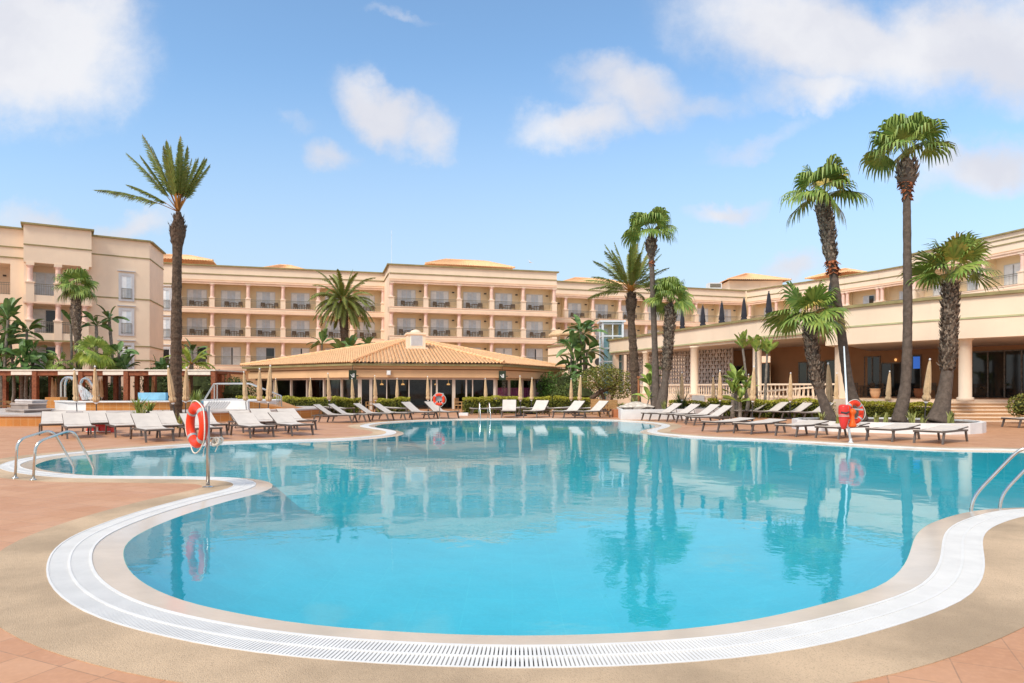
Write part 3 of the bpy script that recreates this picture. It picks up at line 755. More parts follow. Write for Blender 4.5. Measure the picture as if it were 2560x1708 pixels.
mb = MB(); ring_wall(mb, .99, .86, 3.05, 3.2, 0); ring_wall(mb, .965, .93, 2.86, 3.05, 1); ring_wall(mb, .945, .93, 2.78, 2.86, 2); ring_wall(mb, .955, .92, 2.26, 2.78, 1); ring_wall(mb, .93, .2, 2.24, 2.26, 3)
mb.build('fascia', ['olive', 'stucco_deep', 'brownwall', 'brownwall'], pav)
mb = MB(); ring_wall(mb, .955, .1, .0, .06, 0); mb.build('floor', 'brownwall', pav)
gl = MB(); ring_wall(gl, .905, .902, .08, 2.22, 0, (0, 1, 2)); gl.build('glass_wall', 'glass_clear', pav)
def mull(i, t, wd=.07, z1=2.24):
    a, b = ring(.912, 0)[i], ring(.912, 0)[(i + 1) % 6]; p = a.lerp(b, t); q = a.lerp(b, t + wd / (b - a).length)
    n = Vector((-(b - a).y, (b - a).x, 0)).normalized() * .09
    m = MB(); m.hexa([p - n, q - n, q + n, p + n], [v + Vector((0, 0, z1)) for v in (p - n, q - n, q + n, p + n)]); return m.build('mullion', 'coping', pav)
for i, ts in ((0, ((.03, .1), (.2, .06), (.38, .06), (.54, .06), (.7, .1), (.86, .06))), (1, ((.0, .25), (.08, .2), (.2, .06), (.36, .06), (.52, .1), (.56, .12), (.68, .22), (.78, .1), (.83, .06), (.93, .06))), (2, ((.0, .3), (.2, .06), (.4, .06), (.6, .06), (.8, .06), (.97, .12)))):
    for t, wd in ts: mull(i, t, wd)
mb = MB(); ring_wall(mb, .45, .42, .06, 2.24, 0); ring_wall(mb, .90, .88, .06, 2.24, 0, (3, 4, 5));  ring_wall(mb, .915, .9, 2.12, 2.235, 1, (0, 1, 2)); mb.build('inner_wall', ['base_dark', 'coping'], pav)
mb = MB(); a, b = ring(.893, 0)[2], ring(.893, 0)[3]
e = (b - a).normalized()
for k in range(16):
    p = a + e * (.2 + k * .52); q = p + e * .44; mb.bar(p + Vector((0, 0, .9)), q + Vector((0, 0, .9)), .08, 1.3)
mb.bar(a + Vector((0, 0, .55)), a + e * 8.5 + Vector((0, 0, .55)), .1, .9); mb.build('purple_bench', 'purple', pav)
for t in (.1, .3, .62, .74):
    a, b = ring(.72, 1.75)[1], ring(.72, 1.75)[2]; p = a.lerp(b, t); mb = MB(); mb.lathe([(.02, .12), (.1, .1), (.13, 0)], p, 10); mb.tube([p + Vector((0, 0, .1)), p + Vector((0, 0, .5))], .01, 4); mb.build('pendant_lamp', 'lamp_warm', pav)
cc = Vector((X(1037, 52.2), 52.6, 4.35)); fr = Fr((cc.x, cc.y), UD); mb = MB()
fr.box(mb, -.84, .84, -.75, .75, -0.05 + 4.3, 4.62); fr.box(mb, -.68, .68, -.62, .62, 4.62, 5.6); fr.box(mb, -.77, .77, -.72, .72, 5.6, 5.7); fr.box(mb, -.72, .72, -.66, .66, 5.7, 5.76)
mb.lathe([(.44, 5.76), (.42, 5.84), (.3, 5.95), (.12, 6.02), (.01, 6.04)], (cc.x, cc.y, 0), 16); ch = mb.build('chimney', 'stucco_pale', pav)
mb = MB()
for k in range(14): fr.box(mb, -.42, .42, -.66, -.622, 4.78 + k * .052, 4.78 + k * .052 + .035)
fr.box(mb, -.46, .46, -.64, -.621, 4.74, 5.52, 1); v = mb.build('vent', ['surround', 'curtain'], ch); v['_o'] = ch['_o']
def sign_board(i, label, ang):
    p = ring(.985, 0)[i]; c = Vector((p.x, p.y, 0)); d = -c.copy(); d.z = 0; d.normalize(); d = Matrix.Rotation(ang, 3, 'Z') @ d; s = Vector((d.y, -d.x, 0)) * -1
    t = thing('hanging_sign', label, 'sign', (c.x, c.y, 2.1), 'green signs under the pavilion eaves')
    m = MB(); m.hexa([c + s * a + d * b + Vector((0, 0, 2.1)) for a, b in ((-.25, .03), (.25, .03), (.25, -.03), (-.25, -.03))], [c + s * a + d * b + Vector((0, 0, 2.74)) for a, b in ((-.25, .03), (.25, .03), (.25, -.03), (-.25, -.03))])
    m.bar(c + Vector((0, 0, 2.74)), c + Vector((0, 0, 3.06)), .03, .03); m.bar(c + s * .25 + Vector((0, 0, 2.36)), c + s * .38 + Vector((0, 0, 2.36)), .05, .07)
    m.build('board', 'sign_green', t)
    m = MB()
    if s.dot(Vector((1, 0, 0))) < 0: s = -s
    for poly in (((-.15, .44), (-.09, .42), (.02, .27), (-.03, .25)), ((-.02, .47), (.015, .47), (.05, .28), (.015, .29)), ((.06, .5), (.115, .5), (.115, .24), (.06, .24)), ((-.03, .25), (.06, .24), (.06, .28), (.0, .29))):
        m.face([c + s * a + d * .034 + Vector((0, 0, 2.02 + z)) for a, z in poly])
    m.build('mark', 'white', t)
sign_board(1, 'dark green sign with a white mark hanging at the left front corner of the pavilion', .1)
sign_board(2, 'dark green sign with a white mark hanging at the right front corner of the pavilion', -.1)
p = ring(.957, 0)[1].lerp(ring(.957, 0)[2], .23); mb = MB(); mb.box(p.x - .13, p.x + .13, p.y - .2, p.y - .02, 2.42, 2.72); mb.box(p.x - .1, p.x + .1, p.y - .22, p.y - .2, 2.46, 2.68)
solo(mb, 'speaker', 'small white box speaker on the pavilion fascia', 'speaker', 'white', (p.x, p.y, 2.42))

# ------------------------------------------------------------------ lobby building on the right, with its covered terrace
lob = thing('lobby_building', 'low curved peach building with a deep parapet, columns and a shaded terrace at right', 'building', (14.4, 43.8, 0))
FLn = [Vector((8.7, 61, 0)), Vector((10.4, 56.0, 0)), Vector((12.0, 51.1, 0)), Vector((13.4, 46.8, 0)), Vector((15.1, 42.0, 0)), Vector((17.4, 37.2, 0))]
FRt = [Vector((17.0, 36.9, 0)), Vector((18.2, 34.9, 0)), Vector((19.9, 32.4, 0)), Vector((22.3, 29.8, 0)), Vector((27, 25.4, 0))]
def off(P, d):
    out = []
    for i, p in enumerate(P):
        t = (P[min(i + 1, len(P) - 1)] - P[max(i - 1, 0)]).normalized(); out.append(p + Vector((-t.y, t.x, 0)) * d)
    return out
def ribbon(mb, P, d0, d1, z0, z1, mi=0, n=1):
    A_, B_ = off(P, d0), off(P, d1)
    for i in range(len(P) - 1):
        f = lambda L, k, z: (L[k].x, L[k].y, z)
        mb.hexa([f(A_, i, z0), f(A_, i + 1, z0), f(B_, i + 1, z0), f(B_, i, z0)], [f(A_, i, z1), f(A_, i + 1, z1), f(B_, i + 1, z1), f(B_, i, z1)], mi)
mb = MB()
ribbon(mb, FLn, 0, .35, 4.66, 5.72); ribbon(mb, FLn, .10, .4, 4.44, 4.66, 4); ribbon(mb, FLn, -.14, .38, 5.72, 5.86, 1); ribbon(mb, FLn, -.05, .0, 4.62, 4.72, 2)
ribbon(mb, FRt, 0, .35, 3.84, 5.72); ribbon(mb, FRt, -.14, .38, 5.725, 5.865, 1); ribbon(mb, FRt, -.04, -.001, 4.72, 4.80, 2)
s = FRt[0]; mb.hexa([(s.x - .05, s.y + .02, 3.84), (s.x + .3, s.y + .02, 3.84), (s.x + 1.4, s.y + 1.2, 3.84), (s.x + .9, s.y + 1.2, 3.84)], [(s.x - .05, s.y + .02, 5.70), (s.x + .3, s.y + .02, 5.70), (s.x + 1.4, s.y + 1.2, 5.70), (s.x + .9, s.y + 1.2, 5.70)])
mb.build('parapet', ['stucco', 'olive', 'sage', 'olive', 'stucco_pale'], lob)
BW = [Vector((19.3, 51.0, 0)), Vector((21.0, 47.6, 0)), Vector((23.7, 44.6, 0)), Vector((27, 40, 0)), Vector((31.5, 33, 0))]
mb = MB()
def flat(mb, poly, z, mi=0, th=.1): mb.prism([(p[0], p[1]) for p in poly], z, z + th, mi)
flat(mb, off(FLn, .3) + [Vector((23.4, 44.9, 0)), BW[1], BW[0], Vector((16, 58, 0)), Vector((13, 62.5, 0))], 4.50)
flat(mb, off(FRt, .3) + [Vector((32, 33, 0)), BW[3], Vector((23.5, 44.8, 0)), Vector((18.4, 37.9, 0))], 3.95)
flat(mb, off(FLn, .36) + off(FRt, .36)[1:] + [Vector((45, 40, 0)), Vector((34, 76, 0)), Vector((13, 76, 0))], 5.05, 1)
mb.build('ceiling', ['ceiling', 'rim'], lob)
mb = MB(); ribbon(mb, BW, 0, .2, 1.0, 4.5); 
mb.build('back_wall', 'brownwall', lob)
mb = MB()
terr = [Vector((8.4, 61, 0)), Vector((9.9, 56, 0)), Vector((11.5, 51.1, 0)), Vector((12.9, 46.8, 0)), Vector((14.5, 42.0, 0)), Vector((15.6, 38.6, 0)), Vector((16.3, 33.2, 0)), Vector((29, 33.2, 0)), Vector((34, 33.2, 0)), Vector((30, 46, 0)), Vector((22, 56, 0)), Vector((13, 63, 0))]
mb.prism([(p.x, p.y) for p in terr], .0, 1.0, 0, 1); 
for k in range(6): mb.box(19.35, 25.2, 33.2 - .34 * (k + 1) + .04, 33.2 - .34 * k - .002 + .04, .002, 1.0 - .16 * (k + 1) - .03, 3); mb.box(19.3, 25.25, 33.2 - .34 * (k + 1) - .02, 33.2 - .34 * k - .004, 1.0 - .16 * (k + 1) - .03, 1.0 - .16 * (k + 1) + .02, 2)
mb.build('terrace_floor', ['stucco_pale', 'step_tile', 'stucco_pale', 'stucco_deep'], lob)
def lob_col(px, Y, r, ztop, z0=1.0):
    m = MB(); c = (X(px, Y), Y, 0); m.lathe([(r + .08, z0), (r + .08, z0 + .16), (r, z0 + .2), (r, ztop - .14), (r + .06, ztop - .1), (r + .06, ztop)], c, 20); return m.build('column', 'stucco', lob, True)
for px, Y, r, zt, z0 in ((1615, 55.2, .26, 4.46, 1.0), (1736, 47.9, .27, 4.46, 1.0), (1893, 41.6, .26, 4.46, 1.0), (2413, 31.9, .27, 3.9, .95)): lob_col(px, Y, r, zt, z0)
mb = MB(); p = gd(1540, 1008); mb.box(X(1533, 60.6), X(1546, 60.6), 60.3, 61.0, 0, 4.46); mb.build('pillar', 'stucco', lob); mb = MB(); mb.box(X(2098, 36.6), X(2113, 36.6), 36.5, 37.1, 1.0, 3.84); mb.build('pillar', 'stucco', lob)
def sF(fr, px): k = (px - 1280) / F; return (k * fr.O.y - fr.O.x) / (fr.u.x - k * fr.u.y)
def opening(i, px0, px1, z0, z1, posts=1, name='glass_door', blue=False):
    f = Fr(BW[i][:2], (BW[i + 1] - BW[i])[:2]); a0, a1 = sF(f, px0), sF(f, px1); m = MB()
    f.box(m, a0, a1, -.05, -.001, z0, z1, 0)
    o = m.build(name, 'glass_dark', lob); m = MB(); wd = .07
    for k in range(posts + 2): a = a0 + (a1 - a0) * k / (posts + 1); f.box(m, a - wd / 2, a + wd / 2, -.09, -.052, z0, z1)
    f.box(m, a0 - wd / 2, a1 + wd / 2, -.091, -.053, z1, z1 + .07)
    q = m.build('frame', 'bark_grey', o); q['_o'] = o['_o']; return o, f
opening(0, 1766, 1822, 1.0, 3.1, 1); opening(0, 1836, 1856, 1.0, 3.2, 0); opening(1, 1885, 1925, 1.0, 3.3, 1); opening(1, 1998, 2062, 1.0, 3.3, 2); opening(1, 2066, 2100, 1.0, 3.4, 0)
opening(2, 2163, 2201, 1.0, 3.55, 1); opening(2, 2204, 2256, 1.0, 3.1, 1); o, f = opening(2, 2270, 2303, 1.0, 3.55, 0)
m = MB(); a0, a1 = sF(f, 2284), sF(f, 2301); f.box(m, a0, a1, -.056, -.051, 2.75, 3.5); q = m.build('screen', 'screen_blue', o); q['_o'] = o['_o']
opening(3, 2431, 2600, 1.0, 3.62, 3, 'window')
p = BW[2].lerp(BW[3], .28); mb = MB(); mb.lathe([(.03, 0), (.07, .04), (.07, .14), (.03, .17)], (X(2226, 44), 43.4, 3.25), 10); mb.build('wall_lamp', 'lamp_warm', lob)
# breeze-block screen between the left columns
scr = thing('breeze_block_screen', 'pierced breeze block screen wall at the left end of the covered terrace', 'screen', (12.6, 55, 1.0))
mb = MB(); SP = [Vector((10.3, 61.3, 0)), Vector((13.2, 55.6, 0)), Vector((16.2, 50.3, 0))]
for i in range(2):
    f = Fr(SP[i][:2], (SP[i + 1] - SP[i])[:2]); L = (SP[i + 1] - SP[i]).length; n = int(L / .30); cw = L / n
    for k in range(n + 1): f.box(mb, k * cw - .03, k * cw + .03, 0, .12, 1.0, 4.5)
    for r in range(13): f.box(mb, 0, L, .003, .117, 1.0 + r * .29 - .025, 1.0 + r * .29 + .025)
    for k in range(n):
        for r in range(12):
            z = 1.0 + r * .29; a = k * cw
            if (k + r) % 2: mb.hexa([f.P(a + .04, .02, z + .04), f.P(a + cw * .55, .02, z + .04), f.P(a + cw * .55, .1, z + .04), f.P(a + .04, .1, z + .04)], [f.P(a + .04, .02, z + .23), f.P(a + .07, .02, z + .23), f.P(a + .07, .1, z + .23), f.P(a + .04, .1, z + .23)])
            else: mb.hexa([f.P(a + cw * .3, .02, z + .04), f.P(a + cw - .04, .02, z + .04), f.P(a + cw - .04, .1, z + .04), f.P(a + cw * .3, .1, z + .04)], [f.P(a + cw - .08, .02, z + .23), f.P(a + cw - .04, .02, z + .23), f.P(a + cw - .04, .1, z + .23), f.P(a + cw - .08, .1, z + .23)])
mb.build('lattice', 'slab_pale', scr)
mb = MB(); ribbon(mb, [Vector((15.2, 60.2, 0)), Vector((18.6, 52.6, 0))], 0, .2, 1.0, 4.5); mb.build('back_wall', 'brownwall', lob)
# balustrades
balp = [(.05, 0), (.05, .05), (.03, .09), (.055, .2), (.06, .28), (.035, .45), (.03, .52), (.05, .56), (.05, .6)]
def balustrade(A_, B_, label, hh=.72, base=.16, group='pale balustrades of the terrace and its ramp'):
    A_, B_ = Vector(A_), Vector(B_); t = thing('balustrade', label, 'balustrade', tuple(A_), group)
    L = (B_ - A_).length; n = max(2, int(L / .27)); m = MB(); up = Vector((0, 0, 1))
    m.bar(A_ + up * (hh + .04), B_ + up * (hh + .04), .20, .10); m.bar(A_ + up * .05, B_ + up * .05, .16, .10); m.build('rail', 'stucco_pale', t)
    first = None
    for k in range(n):
        p = A_.lerp(B_, (k + .5) / n)
        if first is None:
            m = MB(); m.lathe([(r, z * (hh - .12) / .6) for r, z in balp], p + up * .10, 6); first = m.build('baluster', 'stucco_pale', t, True); p0 = p
        else:
            c = first.copy(); col.objects.link(c); c.parent = t; c.location = p - p0
    return t
tb = [Vector((X(1615, 55.2), 55.2, 1.0)), Vector((X(1736, 47.9), 47.9, 1.0)), Vector((X(1893, 41.6), 41.6, 1.0)), Vector((X(2103, 36.9), 36.9, 1.0))]
balustrade(Vector((X(1575, 58), 58, 1)), tb[0] - Vector((.15, -.4, 0)), 'pale balustrade left of the column nearest the glass lift')
balustrade(tb[0] + Vector((.1, -.4, 0)), tb[1] - Vector((.15, -.4, 0)), 'pale balustrade behind the two tall palms of the white planter')
balustrade(tb[1] + Vector((.15, -.4, 0)), tb[2] - Vector((.1, -.4, 0)), 'pale balustrade behind the banana-leaved plants')
balustrade(tb[2] + Vector((.15, -.4, 0)), tb[3] - Vector((.2, 0, 0)), 'pale balustrade between the slim banana trees and the flagpole side')
rp = [Vector((X(2040, 37.4), 37.4, .78)), Vector((X(1905, 39.6), 39.6, .52)), Vector((X(1700, 43.5), 43.5, .0))]
for a, b, l in ((0, 1, 'pale sloping balustrade along the upper end of the ramp'), (1, 2, 'pale sloping balustrade along the lower end of the ramp')): balustrade(rp[a], rp[b], l, .78)
mb = MB(); A_, B_ = rp[0], rp[2]; dv = Vector((.3, .35, 0))
mb.hexa([(A_.x, A_.y, 0), (B_.x, B_.y, 0), (B_.x + 1.2, B_.y + .7, 0), (A_.x + 1.0, A_.y + 1.1, 0)][::-1], [(A_.x, A_.y, .8), (B_.x, B_.y, .02), (B_.x + 1.2, B_.y + .7, .02), (A_.x + 1.0, A_.y + 1.1, .8)][::-1])
mb.build('ramp', 'stucco_pale', lob)
# curved garden wall with porthole, terrace behind it, glass lift
gw = thing('garden_wall', 'tall curved peach wall with an olive coping and a round porthole', 'wall', (7, 65, 0))
CW = [Vector((X(1370, 74), 74, 0)), Vector((X(1410, 70.5), 70.5, 0)), Vector((X(1450, 67.4), 67.4, 0)), Vector((X(1490, 64.6), 64.6, 0)), Vector((X(1530, 62.6), 62.6, 0))]
mb = MB(); ribbon(mb, CW, 0, .4, 0, 5.9); ribbon(mb, CW, -.14, .5, 5.9, 6.05, 1); ribbon(mb, CW, -.05, -.001, 4.95, 5.05, 1); flat(mb, off(CW, .4) + [Vector((11.5, 84, 0)), Vector((6.2, 84, 0))], 5.6)
mb.build('wall', ['stucco', 'olive'], gw)
mb = MB(); p = at(1496, 905, 64.1); mb.tube([(p.x, p.y + .1, p.z), (p.x, p.y - .12, p.z)], [.48, .48], 20, 0); mb.tube([(p.x, p.y - .10, p.z), (p.x, p.y - .14, p.z)], [.36, .36], 20, 1); mb.build('porthole', ['stucco_pale', 'base_dark'], gw)
lift = thing('glass_lift', 'white framed glass lift tower beside the curved wall', 'lift', (9, 61.5, 0))
mb = MB(); lx0, lx1, ly0, ly1, lz = 8.15, 9.95, 61.4, 63.2, 7.45
for x in (lx0, lx1):
    for y in (ly0, ly1): mb.box(x - .09, x + .09, y - .09, y + .09, 0, lz)
mb.box((lx0 + lx1) / 2 - .05, (lx0 + lx1) / 2 + .05, ly0 - .05, ly0 + .05, 0, lz)
for z in (1.4, 2.7, 3.9, 5.1, 6.2, 7.3): mb.box(lx0, lx1, ly0 - .06, ly0 + .06, z - .06, z + .06); mb.box(lx0 - .06, lx0 + .06, ly0 + .07, ly1, z - .06, z + .06); mb.box(lx1 - .06, lx1 + .06, ly0 + .07, ly1, z - .06, z + .06)
mb.box(lx0 - .25, lx1 + .25, ly0 - .25, ly1 + .25, lz, lz + .14); mb.build('frame', 'alu', lift)
mb = MB(); mb.box(lx0, lx1, ly0 - .012, ly0 + .012, 0, lz); mb.box(lx0 - .012, lx0 + .012, ly0 + .02, ly1, 0, lz); mb.box(lx1 - .012, lx1 + .012, ly0 + .02, ly1, 0, lz); mb.build('pane', 'lift_glass', lift)
mb = MB(); mb.box(lx0 + .1, lx1 - .1, ly1 - .1, ly1, 0, 6.1); mb.build('shaft_wall', 'alu', lift)

# ------------------------------------------------------------------ raised splash pool at left
rb = thing('splash_pool', 'raised splash pool terrace faced with orange tiles and grey rims at left', 'pool', (-18, 30, 0))
low = [(-30, 29.2), (-24, 28.3), (-20.9, 27.9), (-19.2, 27.95), (-17.6, 28.4), (-16.3, 29.2), (-15.2, 30.2), (-13.5, 31.6), (-11.9, 33.1), (-10.6, 35.0), (-10.3, 37.2), (-11.2, 39.8), (-13, 42.2), (-24.5, 43)]
def smooth_poly(P): 
    q = []
    for i in range(len(P)): a, b = Vector(P[i]), Vector(P[(i + 1) % len(P)]); q += [a.lerp(b, .25), a.lerp(b, .75)]
    return q
lowp = smooth_poly(low)
mb = MB(); mb.prism(lowp, 0, .40, 0, 0); mb.build('tile_wall', 'orange_tile', rb)
mb = MB(); big = [Vector(p) + (Vector(p) - Vector((-18, 36))).normalized() * .06 for p in lowp]; mb.prism(big, .40, .47, 0); mb.build('rim', 'rim', rb)
def face_wall(name, P, z0, z1, m, th=.25, top=None):
    q = MB(); P = [Vector((p[0], p[1], 0)) for p in P]; ribbon(q, P, 0, th, z0, z1); return q.build(name, m, rb)
face_wall('white_wall', [(-22.9, 34.2), (-21.6, 33.2), (-20.6, 33.0)], .47, .86, 'white_tile'); face_wall('orange_wall', [(-20.598, 33.0), (-18.6, 33.2), (-16.9, 33.9), (-16.3, 35.0)], .47, .86, 'orange_tile')
mb = MB(); mb.prism([(-22.8, 34.3), (-21.5, 33.3), (-20.6, 33.1), (-18.6, 33.3), (-17, 34), (-16.3, 35.2), (-16.6, 40.5), (-22.8, 41)], .47, .80); mb.build('basin', 'plate_blue', rb)
for i, P in enumerate(([(-22.98, 34.25), (-21.62, 33.1), (-20.6, 32.9), (-18.5, 33.1), (-16.8, 33.85), (-16.1, 35.0), (-16.4, 40.8)],)):
    q = MB(); ribbon(q, [Vector(p + (0,)) for p in P], 0, .42, .86, .93); q.build('rim', 'white_tile', rb)
mb = MB(); mb.prism([(-22.3, 34.6), (-20.6, 33.5), (-18.6, 33.7), (-17.4, 34.4), (-16.8, 35.4), (-17, 40), (-22.3, 40.5)], .80, .885); mb.build('water', 'water_shallow', rb)
mb = MB(); mb.box(-21.7, -20.1, 39.6, 39.9, .86, 1.28); mb.build('back_panel', 'plate_blue', rb)
mb = MB(); q0 = (-24.7, 36.4); mb.box(-24.9, -24.1, 36.4, 37.0, .47, 1.06); mb.build('spout_block', 'orange_tile', rb)
# white slatted side and white sloping block at its right
wb = MB(); P = [(-15.9, 35.2), (-13.4, 34.6), (-12.6, 36.5), (-13.4, 39.8), (-15.9, 40)]
wb.prism(P, .47, .9); wb.build('white_block', 'white_tile', rb)
mb = MB()
for k in range(9): a = Vector((-15.9, 35.2, 0)).lerp(Vector((-14.6, 34.9, 0)), k / 9); mb.bar((a.x, a.y - .03, .50), (a.x + .35, a.y - .11, .87), .04, .04)
mb.build('grille', 'surround', rb)
mb = MB(); mb.hexa([(-13.38, 34.7, .47), (-11.4, 35.6, .47), (-11.6, 38, .47), (-13.1, 38.4, .47)], [(-13.38, 34.7, .87), (-11.9, 35.7, .52), (-12.0, 38, .52), (-13.1, 38.4, .87)]); mb.build('orange_slope', 'orange_tile', rb)
mb = MB(); Y = 35.4
mb.tube([at(512, 998, Y), at(535, 960.5, Y), at(545, 959.5, Y), at(622, 959, Y), at(630, 961, Y), at(702, 990, Y + .6), at(703.5, 993, Y + .6), (at(703.5, 993, Y + .6).x, Y + .6, .45)], .045, 8)
mb.tube([at(536, 962, Y), (at(536, 962, Y).x, Y, .88)], .035, 6); mb.tube([at(543, 962, Y), (at(543, 962, Y).x, Y, .88)], .035, 6); mb.tube([at(692, 986, Y + .6), (at(692, 986, Y + .6).x, Y + .6, .45)], .025, 6); mb.tube([at(697, 988, Y + .6), (at(697, 988, Y + .6).x, Y + .6, .45)], .025, 6)
solo(mb, 'handrail', 'bent steel handrail over the white end of the splash pool', 'handrail', 'steel', (-14, 35.4, .5))
# stone slabs
for pts, z0, z1, m, l in (([(15, 31.0), (60, 29.6), (128, 31.2), (122, 32.6), (20, 33.2)], .47, .60, 'stone_slab', 'dark grey stone slab lying lowest on the splash pool rim'), ([(27, 32.0), (70, 31.2), (116, 32.4), (112, 34.2), (30, 34.4)], .60, .82, 'stone_slab', 'grey stone step on the darker slab of the splash pool'), ([(38, 33.2), (80, 32.6), (118, 34.2), (40, 36.0)], .82, .96, 'slab_pale', 'pale stone slab topmost of the stepped stack')):
    mb = MB(); poly = [(X(p, y), y) for p, y in pts]; n = len(poly); cx = sum(p[0] for p in poly) / n; cy = sum(p[1] for p in poly) / n
    mb.prism(poly, z0, z1 - .05); mb.prism([(cx + (p[0] - cx) * 1.05, cy + (p[1] - cy) * 1.05) for p in poly], z1 - .05, z1); solo(mb, 'stone_slab', l, 'stone slab', m, (cx, cy, z0), 'stepped stone slabs')
# water spouts
def spout(px0, px1, ptop, Y, label, twin=True):
    t = thing('water_spout', label, 'fountain', (X(px0, Y), Y, .9), 'steel water spouts'); m = MB()
    for dx in ((0, 10) if twin else (0,)):
        b = at(px0 + dx, 995, Y); b.z = .9; tp = Zz(ptop, Y); x1 = X(px1 + dx * .4, Y); pts = [b, (b.x, Y, tp - .45)]
        for k in range(7):
            a = math.pi * k / 8; rr = (x1 - b.x) / 2; pts.append((b.x + rr - rr * math.cos(a), Y, tp - .45 + .45 * math.sin(a)))
        m.tube(pts, .06, 8)
    m.build('pipe', 'steel', t); return t
spout(153, 186, 943, 37.5, 'twin steel gooseneck spout pouring a sheet of water')
m = MB(); Y = 38.5; m.tube([at(203, 975, Y), at(202, 958, Y), at(206, 949, Y), at(213, 945.5, Y), at(220, 949, Y), at(229, 962, Y), at(240, 978, Y), at(246, 990, Y)], .07, 8)
t = thing('water_spout', 'single steel spout bending down behind the tall parasol', 'fountain', (X(203, Y), Y, .9), 'steel water spouts'); m.build('pipe', 'steel', t)
mb = MB(); Y = 37.2
for dy in (0, .12, .24):
    prev = None
    for k in range(9):
        f = k / 8; a = at(190 + 15 * f, 961 + 40 * f, Y + dy); b = at(194 + 46 * f ** .8, 961 + 36 * f ** 1.15, Y + dy); b.z = max(b.z, .89); a.z = max(a.z, .89)
        if prev: mb.face([prev[0], prev[1], b, a])
        prev = (a, b)
tag(solo(mb, 'water_jet', 'fan of white spray falling from the twin steel spout', 'water jet', 'water_spray', (-23, 37.3, .9)))
# ------------------------------------------------------------------ pergola
pg = thing('pergola', 'long red-brown timber pergola with cream awnings along the left garden', 'pergola', (-28, 46, 0))
YF = 46.0; zt = 2.72
for px in (-25, 89, 204, 317, 432, 535):
    mb = MB(); x = X(px, YF); mb.box(x - .15, x + .15, YF - .15, YF + .15, 0, zt - .08); mb.build('post', 'wood', pg)
for px, Y in ((14, 49.5), (55, 51), (128, 51), (237, 49.5), (263, 51), (290, 50), (343, 49.5), (366, 51), (386, 52), (548, 50), (558, 52.5), (571, 54)):
    mb = MB(); x = X(px, Y); mb.box(x - .13, x + .13, Y - .13, Y + .13, 0, 2.62); mb.build('post', 'wood', pg)
mb = MB(); xa, xb = X(-60, YF), X(541, YF)
mb.box(xa, xb, YF - .08, YF + .08, zt - .34, zt - .06); mb.box(xa, X(575, 54), 50.9, 51.05, 2.40, 2.62)
for k in range(13): x = xa + (xb - xa) * k / 12; mb.box(x - .05, x + .05, YF + .08, 50.9, zt - .2, zt - .04)
mb.build('beam', 'wood', pg)
for p0, p1 in ((-60, 0), (31, 83), (148, 199), (260, 311), (374, 428), (470, 528)):
    mb = MB(); mb.box(X(p0, YF), X(p1, YF), YF - .14, YF - .082, zt - .30, zt - .03); mb.build('valance', 'awning', pg)
mb = MB(); mb.box(xa, xb, YF - .2, 50.9, zt - .02, zt + .06); mb.build('awning', 'awning', pg)

# ------------------------------------------------------------------ planters
def planter(name, poly, z, label, m='white', soil='soil'):
    c = (sum(p[0] for p in poly) / len(poly), sum(p[1] for p in poly) / len(poly)); t = thing(name, label, 'planter', (c[0], c[1], 0)); q = smooth_poly(poly) if len(poly) > 5 else [Vector(p) for p in poly]
    mb = MB(); inn = [p + (Vector(c) - p).normalized() * .18 for p in q]
    for i in range(len(q)):
        j = (i + 1) % len(q); mb.hexa([(q[i].x, q[i].y, 0), (q[j].x, q[j].y, 0), (inn[j].x, inn[j].y, 0), (inn[i].x, inn[i].y, 0)], [(q[i].x, q[i].y, z), (q[j].x, q[j].y, z), (inn[j].x, inn[j].y, z), (inn[i].x, inn[i].y, z)])
    mb.build('kerb', m, t); mb = MB(); mb.prism(inn, 0.01, z - .06); mb.build('soil', soil, t); return t
planter('planter', [(5.34, 33.5), (9.2, 34.3), (11.2, 36.2), (11.0, 38.2), (5.8, 38)], .5, 'white walled planter holding two tall palms beside the pool end')
planter('planter', [(17.1, 24.5), (15.9, 23.2), (14.4, 22.9), (12.8, 23.7), (11.3, 24.6), (10.6, 26.2), (11.8, 27.8), (15.0, 28.0), (17.3, 26.4)], .37, 'low white kidney-shaped planter holding four palms behind the right loungers')
mb = MB(); p = at(1700, 1018, 36); mb.box(-.0 + X(1532, 36.2), X(1570, 36.2), 35.9, 36.6, 0, .42); solo(mb, 'planter_box', 'rust brown box planter left of the white palm planter', 'planter', 'pot_red', (X(1550, 36), 36, 0))
mb = MB(); mb.box(X(1600, 36), X(1604, 36), 36.6, 36.7, .44, 2.1); mb.box(X(1598.5, 36), X(1605.5, 36), 36.56, 36.74, 2.1, 2.18); solo(mb, 'lamp_post', 'slim rust coloured post between the two tall trunks', 'post', 'pot_red', (X(1602, 36), 36.6, .44))
for k, (px, y, z, s) in enumerate(((1572, 35.2, .45, .5), (1588, 36, .47, .7), (1606, 35.0, .45, .6), (1618, 36.2, .45, .45))):
    mb = MB(); rr = random.Random(k); c = Vector((X(px, y), y, z)); V = []
    prof = [(.02, .0), (s * .8, .0), (s, .12 * s + .05), (s * .75, .34 * s), (s * .3, .46 * s), (.02, .5 * s)]; mb.lathe(prof, c, 9)
    mb.v = [(a + rr.uniform(-.06, .06), b + rr.uniform(-.06, .06), cz + (rr.uniform(0, .04) if cz > z + .02 else 0)) for a, b, cz in mb.v]
    solo(mb, 'boulder', ['pale boulder at the left front of the planter, beside the rust box', 'largest pale boulder between the rust box and the leaning palm', 'pale boulder right of the slim rust post', 'smallest pale boulder by the straight tall trunk'][k], 'boulder', 'rock', tuple(c), 'pale boulders in the palm planter')
